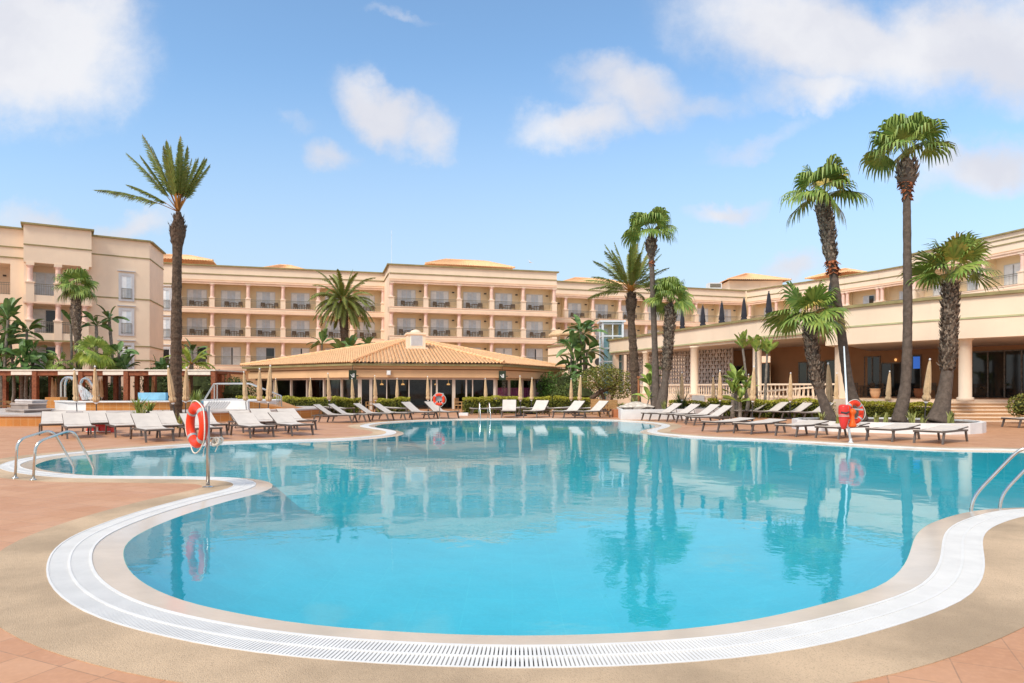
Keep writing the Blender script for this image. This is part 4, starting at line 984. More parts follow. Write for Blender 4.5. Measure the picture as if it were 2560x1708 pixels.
# ------------------------------------------------------------------ loungers
lg = bpy.data.objects.new('lounger', None); col.objects.link(lg); lg['_o'] = (0, 0, 0)
mb = MB()
for s in (-1, 1):
    mb.bar((.0, s * .335, .345), (1.25, s * .335, .345), .035, .055); mb.bar((1.25, s * .335, .345), (1.93, s * .335, .33), .035, .055)
for x, z in ((.02, .345), (1.2, .34), (1.91, .33)): mb.bar((x, -.335, z), (x, .335, z), .045, .045)
mb.build('frame', 'lframe', lg)
for x, dx in ((.15, -.12), (1.78, .12)):
    for s in (-1, 1):
        mb = MB(); mb.hexa([(x + dx - .028, s * .335 - .022, 0), (x + dx + .028, s * .335 - .022, 0), (x + dx + .028, s * .335 + .022, 0), (x + dx - .028, s * .335 + .022, 0)],
                           [(x - .04, s * .335 - .022, .34), (x + .04, s * .335 - .022, .34), (x + .04, s * .335 + .022, .34), (x - .04, s * .335 + .022, .34)]); mb.build('leg', 'lframe', lg)
def sling(x0, x1, w2, z, sag, n=8):
    mb = MB(); k0 = len(mb.v)
    for zz in (z + .012, z - .012):
        for i in range(n + 1):
            t = i / n; x = x0 + (x1 - x0) * t
            for y in (-w2, 0, w2): mb.v.append((x, y, zz - sag * math.sin(math.pi * t) - (.012 if y == 0 else 0)))
    q = 3 * (n + 1)
    for i in range(n):
        for j in range(2):
            a = i * 3 + j; mb.f += [(a, a + 3, a + 4, a + 1), (q + a, q + a + 1, q + a + 4, q + a + 3)]; mb.m += [0, 0]
    for i in range(n):
        for j in (0, 2):
            a = i * 3 + j; f = (a, q + a, q + a + 3, a + 3) if j == 0 else (a, a + 3, q + a + 3, q + a); mb.f.append(f); mb.m.append(0)
    for i in (0, n): mb.f.append((i * 3, i * 3 + 2, q + i * 3 + 2, q + i * 3)); mb.m.append(0)
    return mb
sling(-.02, 1.2, .33, .385, .035).build('seat_sling', 'sling', lg)
bk = sling(0, .80, .33, .02, .012).build('backrest', 'sling', lg); bk.location = (1.2, 0, .372)
mb = MB()
for s in (-1, 1): mb.bar((0, s * .325, 0), (.80, s * .325, 0), .03, .03)
mb.bar((.79, -.32, 0), (.79, .32, 0), .03, .03); q = mb.build('backrest_frame', 'lframe', bk)
mb = MB()
for s in (-1, 1): mb.bar((.42, s * .29, -.01), (.34, s * .29, -.30), .02, .02)
mb.bar((.34, -.29, -.29), (.34, .29, -.29), .02, .02)
q2 = mb.build('prop', 'lframe', bk)
lg['category'] = 'lounger'
LG = 'cream sling loungers around the pool'
def lounger(x, y, head, back, label):
    head += rng.uniform(-2.5, 2.5); back += rng.uniform(-2.5, 2.5) if back > 12 else rng.uniform(-1, 1.5)
    o = put(lg, (x, y, 0), R(head), label, LG); o.scale = (.96, 1.1, 1.0)
    for c in o.children if o is lg else kids(o):
        if c.name.startswith('backrest'):
            c.rotation_euler = (0, -R(back), 0)
            for d in kids(c):
                if d.name.startswith('prop'):
                    d.rotation_euler = (0, 0, 0); d.scale = (1, 1, .25 if back < 12 else 1)
    return o
KIDS[lg.name] = kids(lg); KIDS[bk.name] = kids(bk)
P_ = lambda px, py: gd(px, py)
def LP(px, py, head, back, label): p = gd(px, py); return lounger(p.x, p.y, head, back, label)
# right bank, flat
for (x, y, h), l in zip(((11.72, 19.25, 36), (10.82, 20.15, 36), (9.76, 21.2, 35), (8.86, 22.15, 33), (7.84, 23.3, 32), (7.03, 24.35, 31)),
        ('flat cream lounger nearest the right edge, under the thickest palm', 'flat cream lounger right of the leaning rescue pole', 'flat cream lounger directly behind the red rescue can and leaning pole', 'flat cream lounger with its foot left of the leaning palm trunk', 'flat cream lounger beside the parasol base on the right bank', 'flat cream lounger farthest left in the right bank row')):
    lounger(x, y, h, 4, l)
for px, py, h, b, l in ((1612, 1051.5, 17, 29, 'raised lounger closest to the white walled planter'), (1655, 1054, 17, 31, 'raised lounger, second from the white walled planter'), (1700, 1058, 17, 31, 'raised lounger, third from the white walled planter'), (1723, 1063, 14, 32, 'raised lounger nearest the water beside the white walled planter')):
    LP(px, py, h, b, l)
for px, py, h, b, l in ((1745, 1037.5, 16, 31, 'raised lounger at the left end of the row under the right hedge'), (1792, 1041, 16, 31, 'raised lounger second from the left under the right hedge'), (1834, 1044, 15, 31, 'raised lounger third from the left under the right hedge, behind a parasol pole'), (1885, 1046, 15, 31, 'raised lounger fourth from the left under the right hedge'), (1941, 1047.5, 15, 31, 'raised lounger just left of the leaning palm under the right hedge'), (1995, 1049.5, 15, 31, 'raised lounger half hidden behind the leaning palm trunk'), (2120, 1046, 20, 32, 'raised lounger behind the right life ring'), (2197, 1049, 15, 32, 'raised lounger half hidden behind the straight tall palm at right')):
    LP(px, py, h, b, l)
LP(1750, 1036, 80, 62, 'lounger with an upright back facing the pool at the left end of the right hedge')
LP(2524, 1069, 8, 38, 'raised lounger cut by the right edge of the photo below the steps')
# far end, facing the camera
for px, py, h, b, l in ((1271, 1045, 90, 42, 'upright lounger facing straight down the pool, just right of the far ladder'), (1324, 1045, 66, 38, 'raised lounger second right of the far ladder'), (1394, 1046, 44, 38, 'raised lounger third right of the far ladder'), (1446, 1046, 37, 38, 'raised lounger at the right end of the far bank')):
    LP(px, py, h, b, l)
for px, py, h, b, l in ((888, 1057, 176, 32, 'raised lounger with its head to the left, first of the far left row'), (922, 1055, 174, 32, 'raised lounger second in the far left row, below the green pavilion sign'), (980, 1052, 170, 32, 'raised lounger third in the far left row'), (1024, 1050.5, 163, 32, 'raised lounger fourth in the far left row, before the middle hedge'), (1086, 1048, 150, 33, 'raised lounger left of the far life ring'), (1136, 1047.3, 140, 34, 'raised lounger behind the far life ring pole')):
    LP(px, py, h, b, l)
for px, py, h, l in ((791, 1037, 178, 'flat lounger lying along the foot of the left hedge'), (876, 1036.5, 150, 'flat lounger at the foot of the hedge behind the second raised lounger'), (1028, 1036, 165, 'flat lounger behind the gap of the middle hedge'), (1176, 1037, 12, 'flat lounger left of the far ladder'), (1233, 1036, 15, 'flat lounger right behind the far ladder'), (1290, 1036, 15, 'flat lounger between the two upright far loungers'), (1350, 1036, 12, 'flat lounger behind the third far lounger'), (1432, 1036, 14, 'flat lounger at the right end of the far hedge')):
    LP(px, py, h, 3, l)
# left bank, raised, feet to the pool
for x, y, h, b, l in ((-15.3, 22.75, 122, 27, 'raised lounger farthest left beside the orange tiled wall'),
    (-13.4, 21.25, 129, 27, 'raised lounger behind the near steel ladder'),
    (-12.26, 21.85, 130, 27, 'raised lounger right of the red rescue box'),
    (-10.25, 19.9, 130, 27, 'raised lounger on the left bank standing nearest the water, left of the life ring'),
    (-9.15, 20.65, 131, 27, 'raised lounger hidden behind the left life ring'),
    (-7.87, 21.55, 133, 27, 'raised lounger right of the left life ring'),
    (-6.88, 22.5, 135, 27, 'raised lounger at the right end of the left bank row'),
    (-14.0, 23.4, 128, 27, 'raised lounger standing over the red rescue box, behind a parasol pole'),
    (-10.85, 21.85, 130, 27, 'raised lounger in the second left row under the leaning parasol'),
    (-9.75, 22.5, 130, 27, 'raised lounger in the second left row, behind the hidden one'),
    (-9.05, 24.0, 128, 27, 'raised lounger in the second left row, above the coiled rope'),
    (-8.45, 24.45, 128, 27, 'raised lounger behind the twin parasol poles on the left bank'),
    (-7.55, 25.2, 132, 27, 'raised lounger farthest back at the right end of the left bank')):
    lounger(x, y, h, b, l)
# ------------------------------------------------------------------ closed parasols
def parasol_proto(cm, name):
    pr = bpy.data.objects.new(name, None); col.objects.link(pr); pr['_o'] = (0, 0, 0); pr['category'] = 'parasol'
    mb = MB(); mb.tube([(0, 0, .03), (0, 0, 2.44)], .022, 8); mb.build('pole', 'base_dark' if cm == 'canvas' else 'iron', pr)
    mb = MB(); mb.box(-.36, .36, -.3, .3, 0, .07); mb.lathe([(.05, .07), (.045, .3), (.03, .32)], n=8); mb.build('base', 'base_dark', pr)
    mb = MB(); k = 8
    prof = [(.055, .98), (.11, 1.0), (.135, 1.06), (.15, 1.14), (.10, 1.24), (.135, 1.32), (.12, 1.5), (.105, 1.75), (.085, 2.0), (.062, 2.25), (.035, 2.42), (.012, 2.46)]
    mb.lathe([(r_ * .84, z_) for r_, z_ in prof], n=32, pleat=.20, k=8); cn = mb.build('canopy', cm, pr, True)
    mb = MB(); mb.lathe([(.092, 1.225), (.098, 1.24), (.092, 1.255)], n=16); mb.build('tie', cm, cn)
    mb = MB(); mb.lathe([(.01, 2.455), (.032, 2.47), (.036, 2.50), (.025, 2.53), (.005, 2.54)], n=10); mb.build('finial', 'white' if cm == 'canvas' else 'iron', pr)
    mb = MB(); mb.lathe([(.03, .90), (.06, .93), (.06, .97), (.03, .985)], n=10); mb.build('runner', 'white' if cm == 'canvas' else 'iron', pr)
    KIDS[pr.name] = kids(pr); KIDS[cn.name] = kids(cn); return pr
par = parasol_proto('canvas', 'parasol'); dpar = parasol_proto('canvas_dark', 'dark_parasol')
def parasol(px, tip, Y, label, lean=0.0, z0=0.0, pr=par, grp='closed beige parasols', fat=1.0):
    ht = Zz(tip, Y) - z0; s = ht / 2.54; xt = X(px, Y)
    o = put(pr, (xt + math.sin(lean) * ht, Y, z0), rng.uniform(0, .5), label, grp)
    o.scale = (fat * max(s, .9), fat * max(s, .9), s); o.rotation_euler = (rng.uniform(-.01, .01), -lean, rng.uniform(0, .6)); return o
for px, tip, Y, l, ln in (
    (186, 921, 31.5, 'closed beige parasol before the steel water spout', .06), (238, 914, 28.6, 'tall closed beige parasol behind the red rescue box', .03), (422, 913, 28.2, 'leaning closed beige parasol left of the tall date palm', .12), (466, 917, 30.5, 'closed beige parasol just right of the tall date palm', -.02),
    (131, 944, 47.5, 'left one of two small far parasols left of the water spout', .03), (139, 948, 49, 'right one of two small far parasols left of the water spout', -.01), (248, 948, 49.5, 'left one of two small far parasols under the pergola, right of the tall parasol', 0), (254, 944, 48, 'right one of two small far parasols under the pergola, right of the tall parasol', .02), (382, 947, 50, 'small far parasol in front of the blue panel', 0), (473, 948, 49, 'small far parasol right behind the tall date palm', 0),
    (610, 928, 34.3, 'closed beige parasol under the left corner of the tiled roof', .06), (649, 920, 31.6, 'closed beige parasol left of a taller one on the left bank', 0), (676, 912, 29.2, 'tallest closed beige parasol before the tiled roof, right end of the left bank', -.05), (689, 946, 43.5, 'small closed beige parasol beside the steel handrail end', .04),
    (776, 945, 42.5, 'closed beige parasol first along the left hedge', 0), (820, 932, 37, 'closed beige parasol left of the left green sign', .05), (880, 945, 42, 'closed beige parasol right of the left green sign', .04), (937, 938, 38.5, 'closed beige parasol below the white box speaker', .03), (993, 945, 41.5, 'closed beige parasol above the middle hedge', 0), (1069, 940, 39.5, 'closed beige parasol before the pavilion door', .02), (1213, 945, 41.5, 'closed beige parasol behind the far ladder', .03), (1300, 939, 38, 'closed beige parasol right of the right green sign', .02), (1330, 944, 41, 'closed beige parasol before the purple bench end', -.02), (1428, 946, 42, 'left one of two closed parasols before the dark banana trees', 0), (1452, 938, 38, 'right one of two closed parasols before the dark banana trees', -.05),
    (1705, 930, 36.5, 'closed beige parasol right of the thick shaggy palm', 0), (1783, 939, 41.2, 'small closed beige parasol left of a taller one before the balustrade', 0), (1800, 925, 34.6, 'closed beige parasol before the balustrade left of the green plants', 0), (1871, 935, 39, 'small closed beige parasol among the green plants', .0), (1886, 914, 30.6, 'tall closed beige parasol before the three slim banana trees', -.04),
    (1978, 931, 34.4, 'closed beige parasol left of the leaning palm trunk on the right', -.03), (2069, 906, 27.4, 'tall closed beige parasol right of the leaning palm trunk', .05), (2094, 931, 34.6, 'small closed beige parasol left of the white rescue pole', -.05), (2227, 926, 33, 'closed beige parasol before the terracotta pots', -.08), (2325, 895, 26.4, 'tall closed beige parasol left of the thickest palm at right', -.09)):
    parasol(px, tip, Y, l, ln)
for px, tip, Y, l in ((1706, 769, 55, 'dark closed parasol on the roof terrace, just right of the thick shaggy palm'), (1757, 761, 52.8, 'dark closed parasol on the roof terrace, second from the shaggy palm'), (1804, 752, 50.6, 'dark closed parasol on the roof terrace, in the middle of the row'), (1860, 743, 48.5, 'dark closed parasol on the roof terrace, second left of the fan palm crown'), (1922, 727, 46, 'dark closed parasol on the roof terrace, touching the low fan palm crown'), (2076, 700, 42, 'dark closed parasol mostly hidden by the leaning trunk on the roof terrace'), (2388, 712, 42.6, 'dark closed parasol peeking out behind the thickest palm on the roof terrace')):
    parasol(px, tip, Y, l, 0, 5.15, dpar, 'dark closed parasols on the roof terrace', 1.4)
for px, Y, l in ((1398, 73, 'open cream parasol beside the right corner column of the central block'), (1424, 71.5, 'open cream parasol right of another on the curved wall terrace')):
    t = thing('open_parasol', l, 'parasol', (X(px, Y), Y, 5.7), 'open cream parasols'); mb = MB(); c = Vector((X(px, Y), Y, 0)); mb.tube([c + Vector((0, 0, 5.7)), c + Vector((0, 0, 7.75))], .03, 6); mb.build('pole', 'alu', t)
    mb = MB(); mb.lathe([(1.15, 7.05), (1.16, 7.2), (.6, 7.58), (.02, 7.78)], c, 8); mb.build('canopy', 'canvas', t); mb = MB(); mb.lathe([(.3, 5.7), (.3, 5.76)], c, 10); mb.build('base', 'base_dark', t)
# ------------------------------------------------------------------ life rings
def torus(mb, c, ax, Rr, r, n=36, m=14, mi=0, a0=0, a1=2 * math.pi, grow=0):
    c = Vector(c); ax = Vector(ax).normalized(); u = ax.orthogonal().normalized(); u = Vector((0, 0, 1)) - ax * ax.z; u.normalize(); v = ax.cross(u); k0 = len(mb.v); cl = abs(a1 - a0 - 2 * math.pi) < 1e-6; N_ = n if cl else n + 1
    for i in range(N_):
        a = a0 + (a1 - a0) * i / n; d = u * math.cos(a) + v * math.sin(a)
        for j in range(m): b = 2 * math.pi * j / m; mb.v.append(tuple(c + d * (Rr + (r + grow) * math.cos(b)) + ax * ((r + grow) * .82 * math.sin(b))))
    for i in range(n):
        for j in range(m): p = k0 + i * m + j; q = k0 + i * m + (j + 1) % m; i2 = ((i + 1) % N_); mb.f.append((p, q, k0 + i2 * m + (j + 1) % m, k0 + i2 * m + j)); mb.m.append(mi)
def life_ring(c, ax, label, Rr=.288, r=.080):
    t = thing('life_ring', label, 'life ring', tuple(c), 'red life rings'); c = Vector(c); mb = MB(); torus(mb, c, ax, Rr, r); mb.build('ring', 'ring_red', t, True)
    for k in range(4):
        mb = MB(); a = math.pi / 4 + k * math.pi / 2; torus(mb, c, ax, Rr, r, 4, 14, 0, a - .10, a + .10, .004); mb.build('band', 'reflect', t, True)
    ax = Vector(ax).normalized(); u = (Vector((0, 0, 1)) - ax * ax.z).normalized(); v = ax.cross(u); mb = MB(); pts = []
    for k in range(65):
        a = math.pi / 4 + 2 * math.pi * k / 64; s = abs(math.sin(2 * (a - math.pi / 4))); d = u * math.cos(a) + v * math.sin(a); pts.append(c + d * (Rr + r + .012 + .035 * s) + ax * (.03 * s) - Vector((0, 0, .03 * s)))
    mb.tube(pts, .010, 6); mb.build('rope', 'rope', t, True); return t
def post_stand(name, x, y, h, label, r=.027):
    t = thing(name, label, 'post', (x, y, 0)); mb = MB(); mb.tube([(x, y, .0), (x, y, h)], r, 14); mb.build('pole', 'steel_pole', t, True)
    mb = MB(); mb.lathe([(.085, .0), (.085, .012), (.035, .02), (.035, .04)], (x, y, .004), 16); mb.build('base', 'steel', t); return t
p = gd(520, 1219); x, y = p.x, p.y
st = post_stand('life_ring_post', x, y, 1.3, 'steel post carrying the life ring on the near left bank')
mb = MB(); mb.bar((x, y, 1.16), (x - .12, y + .0, 1.16), .03, .03); mb.bar((x, y, .92), (x - .12, y, .92), .03, .03); mb.build('bracket', 'steel', st)
life_ring((x - .15, y - .06, 1.0), (-.72, -.70, .0), 'red life ring hung edge-on from the near left steel post')
# coil of throwing rope behind the ring
mb = MB(); rr = random.Random(5)
for k in range(11):
    c = Vector((x + .09 + rr.uniform(-.025, .025), y + .05 + .015 * k, .72 + rr.uniform(-.02, .02))); pts = [c + Vector((.045 * math.cos(a) * (1 + .3 * rr.random()), .03 * math.sin(a * 1.0), .055 * math.sin(a))) for a in [2 * math.pi * j / 14 for j in range(15)]]; mb.tube(pts, .008, 5)
mb.tube([(x, y + .03, .80), (x + .08, y + .06, .79), (x + .13, y + .06, .66), (x + .09, y + .05, .56)], .008, 5); mb.tube([(x + .03, y + .04, .8), (x - .04, y - .05, .62), (x - .06, y - .04, .5)], .008, 5)
solo(mb, 'rope_coil', 'pale coil of throwing rope hung behind the near left life ring', 'rope', 'rope', (x + .1, y + .06, .7))
p = gd(1099, 1047.5); st = post_stand('life_ring_post', p.x, p.y, 1.3, 'thin steel post carrying the far life ring', .03)
mb = MB(); mb.box(p.x - .2, p.x + .2, p.y - .03, p.y + .03, .9, 1.3); mb.build('backing_board', 'reflect', st)
life_ring((p.x - .02, p.y - .11, .98), (0, -1, .03), 'red life ring facing the camera at the far end of the pool', .24, .070)
# right: leaning white rescue pole with ring, rescue can and throw float
p = gd(2127, 1107); x, y = p.x, p.y
st = thing('rescue_pole', 'tall white pole leaning left above the right life ring', 'pole', (x, y, 0)); mb = MB(); tp = at(2110, 866, y + .25)
mb.tube([(x, y, 0), (x - .06, y + .05, .6), tp], [.035, .033, .018], 12); mb.build('shaft', 'alu', st, True); mb = MB(); mb.lathe([(.07, 0), (.07, .015), (.04, .03), (.04, .12)], (x, y, .002), 12); mb.build('base', 'alu', st)
mb = MB(); mb.bar((x - .08, y + .04, .98), (x + .36, y + .02, .95), .04, .05); mb.bar((x - .06, y + .04, .72), (x + .2, y + .02, .70), .03, .03); mb.build('bracket', 'reflect', st)
life_ring((X(2140, y), y + .09, Zz(1031, y)), (.38, -.93, .02), 'red life ring hung on the leaning white pole at right', .272, .076)
cx, cz = X(2104, y), Zz(1041, y); t = thing('rescue_can', 'glossy red rescue can float hung left of the leaning white pole', 'rescue float', (cx, y - .12, cz), None)
mb = MB(); mb.lathe([(.01, -.37), (.05, -.355), (.09, -.27), (.125, -.12), (.14, .06), (.142, .2), (.135, .28), (.12, .32), (.06, .34), (.01, .345)], (cx, y - .12, cz), 20); mb.build('float', 'can_red', t, True)
mb = MB(); torus(mb, (cx, y - .12, cz + .01), (0, 0, 1), .001, .142) if False else None
for z in (.0, .035): torus(mb, (cx, y - .12, cz + z), (.05, .05, 1), .142, .008, 24, 6)
mb.build('rope', 'rope', t, True); mb = MB(); mb.tube([(cx - .11, y - .20, cz + .12), (cx, y - .28, cz + .1), (cx + .1, y - .21, cz + .13)], .028, 8); mb.build('handle', 'base_dark', t, True)
cx, cz = X(2131, y - .05), Zz(1045, y); t = thing('throw_float', 'small orange throw float hung inside the right life ring', 'rescue float', (cx, y - .05, cz))
mb = MB(); mb.lathe([(.02, -.27), (.1, -.255), (.115, -.2), (.075, -.12), (.055, 0), (.06, .1), (.1, .15), (.1, .2), (.05, .26), (.01, .27)], (cx, y - .05, cz), 16); mb.tube([(cx, y - .05, cz + .25), (cx + .01, y - .02, cz + .42)], .008, 5); mb.build('float', 'float_orange', t, True)
# ------------------------------------------------------------------ pool ladders
def bezier_round(P, r=.12, n=6):
    P = [Vector(p) for p in P]; out = [P[0]]
    for i in range(1, len(P) - 1):
        a, b, c = P[i - 1], P[i], P[i + 1]; ra = min(r, (a - b).length * .45); rb_ = min(r, (c - b).length * .45); p0 = b + (a - b).normalized() * ra; p1 = b + (c - b).normalized() * rb_
        for k in range(n + 1): t = k / n; out.append(p0 * (1 - t) ** 2 + b * 2 * t * (1 - t) + p1 * t ** 2)
    return out + [P[-1]]
def ladder(rails, label, r=.021):
    t = thing('pool_ladder', label, 'ladder', tuple(Vector(rails[0][0]) * .5 + Vector(rails[1][0]) * .5), 'steel pool ladders')
    for P in rails: mb = MB(); mb.tube(bezier_round(P, .16), r, 12); mb.build('handrail', 'steel', t, True)
    for P in rails: mb = MB(); mb.lathe([(.05, .0), (.05, .012), (.026, .03)], (P[0][0], P[0][1], .004), 14); mb.build('flange', 'steel', t, True)
    e0, e1 = Vector(rails[0][-1]), Vector(rails[1][-1])
    for k in range(3): mb = MB(); z = -.25 - .28 * k; mb.bar((e0.x, e0.y, z), (e1.x, e1.y, z), .08, .025); mb.build('tread', 'steel', t)
    return t
def rail3(bx, by, ex, ey, h=.82):
    d = Vector((ex - bx, ey - by, 0)); b = Vector((bx, by, 0)); return [b + Vector((0, 0, .004)), b + Vector((0, 0, h * .68)) + d * .02, b + d * .5 + Vector((0, 0, h)), b + d * .96 + Vector((0, 0, .14)), b + d + Vector((0, 0, -.05)), b + d + Vector((0, 0, -1.0))]
def rail_px(pts, y0, y1):
    out = []; n = len(pts)
    for i, (px, py) in enumerate(pts): Y = y0 + (y1 - y0) * i / (n - 1); out.append(at(px, py, Y))
    return out
def near_rail(bpx, bpy_, pts, epx, epy):
    b = gd(bpx, bpy_); e = gd(epx, epy, -.03); m = len(pts); P = [b + Vector((0, 0, .004))]
    xs = [bpx] + [p[0] for p in pts] + [epx]
    for k, (px, py) in enumerate(pts): f = (px - bpx) / (epx - bpx); P.append(at(px, py, b.y + (e.y - b.y) * f))
    return P + [e + Vector((0, 0, .06)), Vector((e.x, e.y, -1.0))]
ladder([near_rail(38, 1197, [(43, 1100), (130, 1073), (184, 1166)], 184.5, 1186), near_rail(83, 1201, [(89, 1106), (182, 1073), (233, 1168)], 234, 1188)], 'steel pool ladder on the near left bank in front of the loungers')
e1, e2 = gd(2427, 1278, -.03), gd(2499, 1270, -.03); 
def rr_(e, dx): 
    b = Vector((e.x + 1.02, e.y - .42, .004)); return [b, b + Vector((-.02, .01, .60)), Vector((e.x + .62, e.y - .25, .82)), Vector((e.x + .50, e.y - .18, .80)), Vector((e.x + .06, e.y - .02, .21)), Vector((e.x, e.y, .02)), Vector((e.x, e.y, -1.0))]
ladder([rr_(e1, 0), rr_(e2, 0)], 'steel pool ladder at the right edge of the photo')
pA, pB = gd(1196, 1047.0), gd(1219, 1047.0); ladder([rail3(pA.x, pA.y + .35, pA.x + .12, pA.y - .3, .85), rail3(pB.x, pB.y + .35, pB.x + .17, pB.y - .3, .85)], 'steel pool ladder at the far end of the pool', .025)
# ------------------------------------------------------------------ rattan furniture, pots, small things
wch = chair_mesh().build('rattan_chair', 'wicker'); wch['category'] = 'chair'; wtb = table_mesh(.42).build('rattan_table', 'wicker'); wtb['category'] = 'table'
for px, Y, rz, l in ((1150, 43.5, 1.2, 'tan rattan chair at the left end of the right front hedge'), (928, 43.6, -1.0, 'tan rattan chair between the left and middle hedges'), (1508, 37.5, 0, 'left of two tan rattan chairs beside the rust planter box'), (1533, 37.3, 0, 'right of two tan rattan chairs beside the rust planter box'), (6, 38, 2.4, 'tan rattan chair at the left edge under the pergola'), (1490, 40, 2.9, 'tan rattan chair behind the two front ones near the leaning tree')):
    put(wch, (X(px, Y), Y, 0), rz, l, 'rattan chairs', 1.05 if px > 20 else 1.3)
for px, Y, l in ((1522, 38.6, 'tan rattan table behind two rattan chairs near the rust planter'), (36, 38.5, 'tan rattan table at the left edge beyond the stone slabs')): put(wtb, (X(px, Y), Y, 0), 0, l, 'rattan tables', 1.05)
dch = copy_tree(bch); dch['group'] = 'dark terrace chairs'
first = [dch]
for px, Y, rz, l in ((2148, 42, 1.6, 'dark chair on the terrace behind the leaning palm'), (2172, 43, -1.6, 'dark chair left of the large pale pot'), (2212, 42.5, 1.5, 'dark chair right of the large pale pot'), (1850, 47, .8, 'dark chair on the shaded terrace behind the slim banana trees'), (2330, 41, -.4, 'dark chair right of the red-brown pot')):
    o = first.pop() if first else copy_tree(bch); o.location = (X(px, Y), Y, 1.0); o.rotation_euler = (0, 0, rz); o['label'] = l; o['group'] = 'dark terrace chairs'
o = copy_tree(btb); o.location = (X(2160, 42.6), 42.6, 1.0); o['label'] = 'dark table on the terrace between two dark chairs'; o['group'] = 'dark terrace tables'
def pot(px, Y, z, r, h, m, label, name='plant_pot'):
    mb = MB(); mb.lathe([(r * .55, 0), (r * .8, h * .25), (r, h * .65), (r * .92, h * .9), (r * 1.0, h * .93), (r * 1.0, h), (r * .85, h), (r * .8, h * .9)], (0, 0, 0), 20)
    return solo(MBshift(mb, X(px, Y), Y, z), name, label, 'pot', m, (X(px, Y), Y, z), 'plant pots', True)
def MBshift(mb, x, y, z): mb.v = [(a + x, b + y, c + z) for a, b, c in mb.v]; return mb
pot(2188, 36.5, 1.0, .26, .52, 'pot', 'large pale terracotta pot on the terrace behind the right life ring'); pot(2297, 37.5, 1.0, .25, .52, 'pot_red', 'red-brown terracotta pot between the two palms on the terrace')
pot(357, 27.3, 0, .2, .5, 'pot_black', 'black pot left of another below the orange tiles'); pot(373, 27.6, 0, .2, .62, 'pot_black', 'black pot right of another below the orange tiles')
# red rescue box under the loungers
t = thing('rescue_box', 'red box with white straps lying under the loungers near the steel ladder', 'box', (-14.6, 24.3, 0)); mb = MB(); mb.hexa([(-15.05, 24.1, 0), (-14.15, 24.1, 0), (-14.15, 24.45, 0), (-15.05, 24.45, 0)], [(-15.0, 24.14, .27), (-14.2, 24.14, .27), (-14.2, 24.42, .27), (-15.0, 24.42, .27)]); mb.build('shell', 'can_red', t)
mb = MB(); mb.box(-15.03, -14.17, 24.06, 24.09, .02, .05); mb.box(-14.65, -14.59, 24.06, 24.09, .05, .2); mb.build('strap', 'white', t)
mb = MB(); mb.lathe([(.17, 0), (.2, .02), (.22, .5), (.2, .55), (.05, .6)], (X(1894, 37.5), 37.5, 0), 14); solo(mb, 'waste_bin', 'dark green bin behind the hedge under the slim banana trees', 'bin', 'bin_green', (X(1894, 37.5), 37.5, 0))
mb = MB(); c = at(682, 1006, 38); mb.lathe([(.10, 0), (.11, .25), (.05, .38), (.01, .4)], (c.x, 38, 0), 10); mb.v = [(a, b, z + .46) for a, b, z in mb.v]; solo(mb, 'white_lamp', 'small white bollard lamp left of the left hedge', 'lamp', 'white', (c.x, 38, .46))
mb = MB(); mb.box(X(1148, 38.5), X(1170, 38.5), 38.3, 39, 0, .14); solo(mb, 'kerb_block', 'low white block at the left foot of the right front hedge', 'block', 'white', (X(1160, 38.5), 38.5, 0))
mb = MB(); mb.box(X(1455, 55), X(1502, 55), 55, 55.05, .95, 1.0); mb.box(X(1455, 55), X(1502, 55), 55, 55.05, 1.95, 2.0)
for k in range(13): a = X(1455, 55) + (X(1502, 55) - X(1455, 55)) * k / 12; mb.box(a - .02, a + .02, 55.01, 55.04, 0, 2.0)
solo(mb, 'iron_fence', 'red-brown iron fence behind the leaning tree', 'fence', 'pot_red', (X(1478, 55), 55, 0))
mb = MB(); b = at(1326, 656, 70); mb.tube([b + Vector((-.16, 0, .02)), b, b + Vector((.2, 0, -.02))], [.02, .06, .02], 6); mb.face([b + Vector((-.05, 0, 0)), b + Vector((.08, 0, 0)), b + Vector((-.16, .3, .32)), b + Vector((-.22, .3, .3))]); mb.face([b + Vector((-.05, 0, 0)), b + Vector((.08, 0, 0)), b + Vector((.34, -.3, -.14)), b + Vector((.28, -.3, -.15))])
solo(mb, 'gull', 'tiny grey gull flying above the central block roof', 'bird', 'bird_grey', tuple(b))
mb = MB(); p = gd(342, 1357); q = 1.0; 
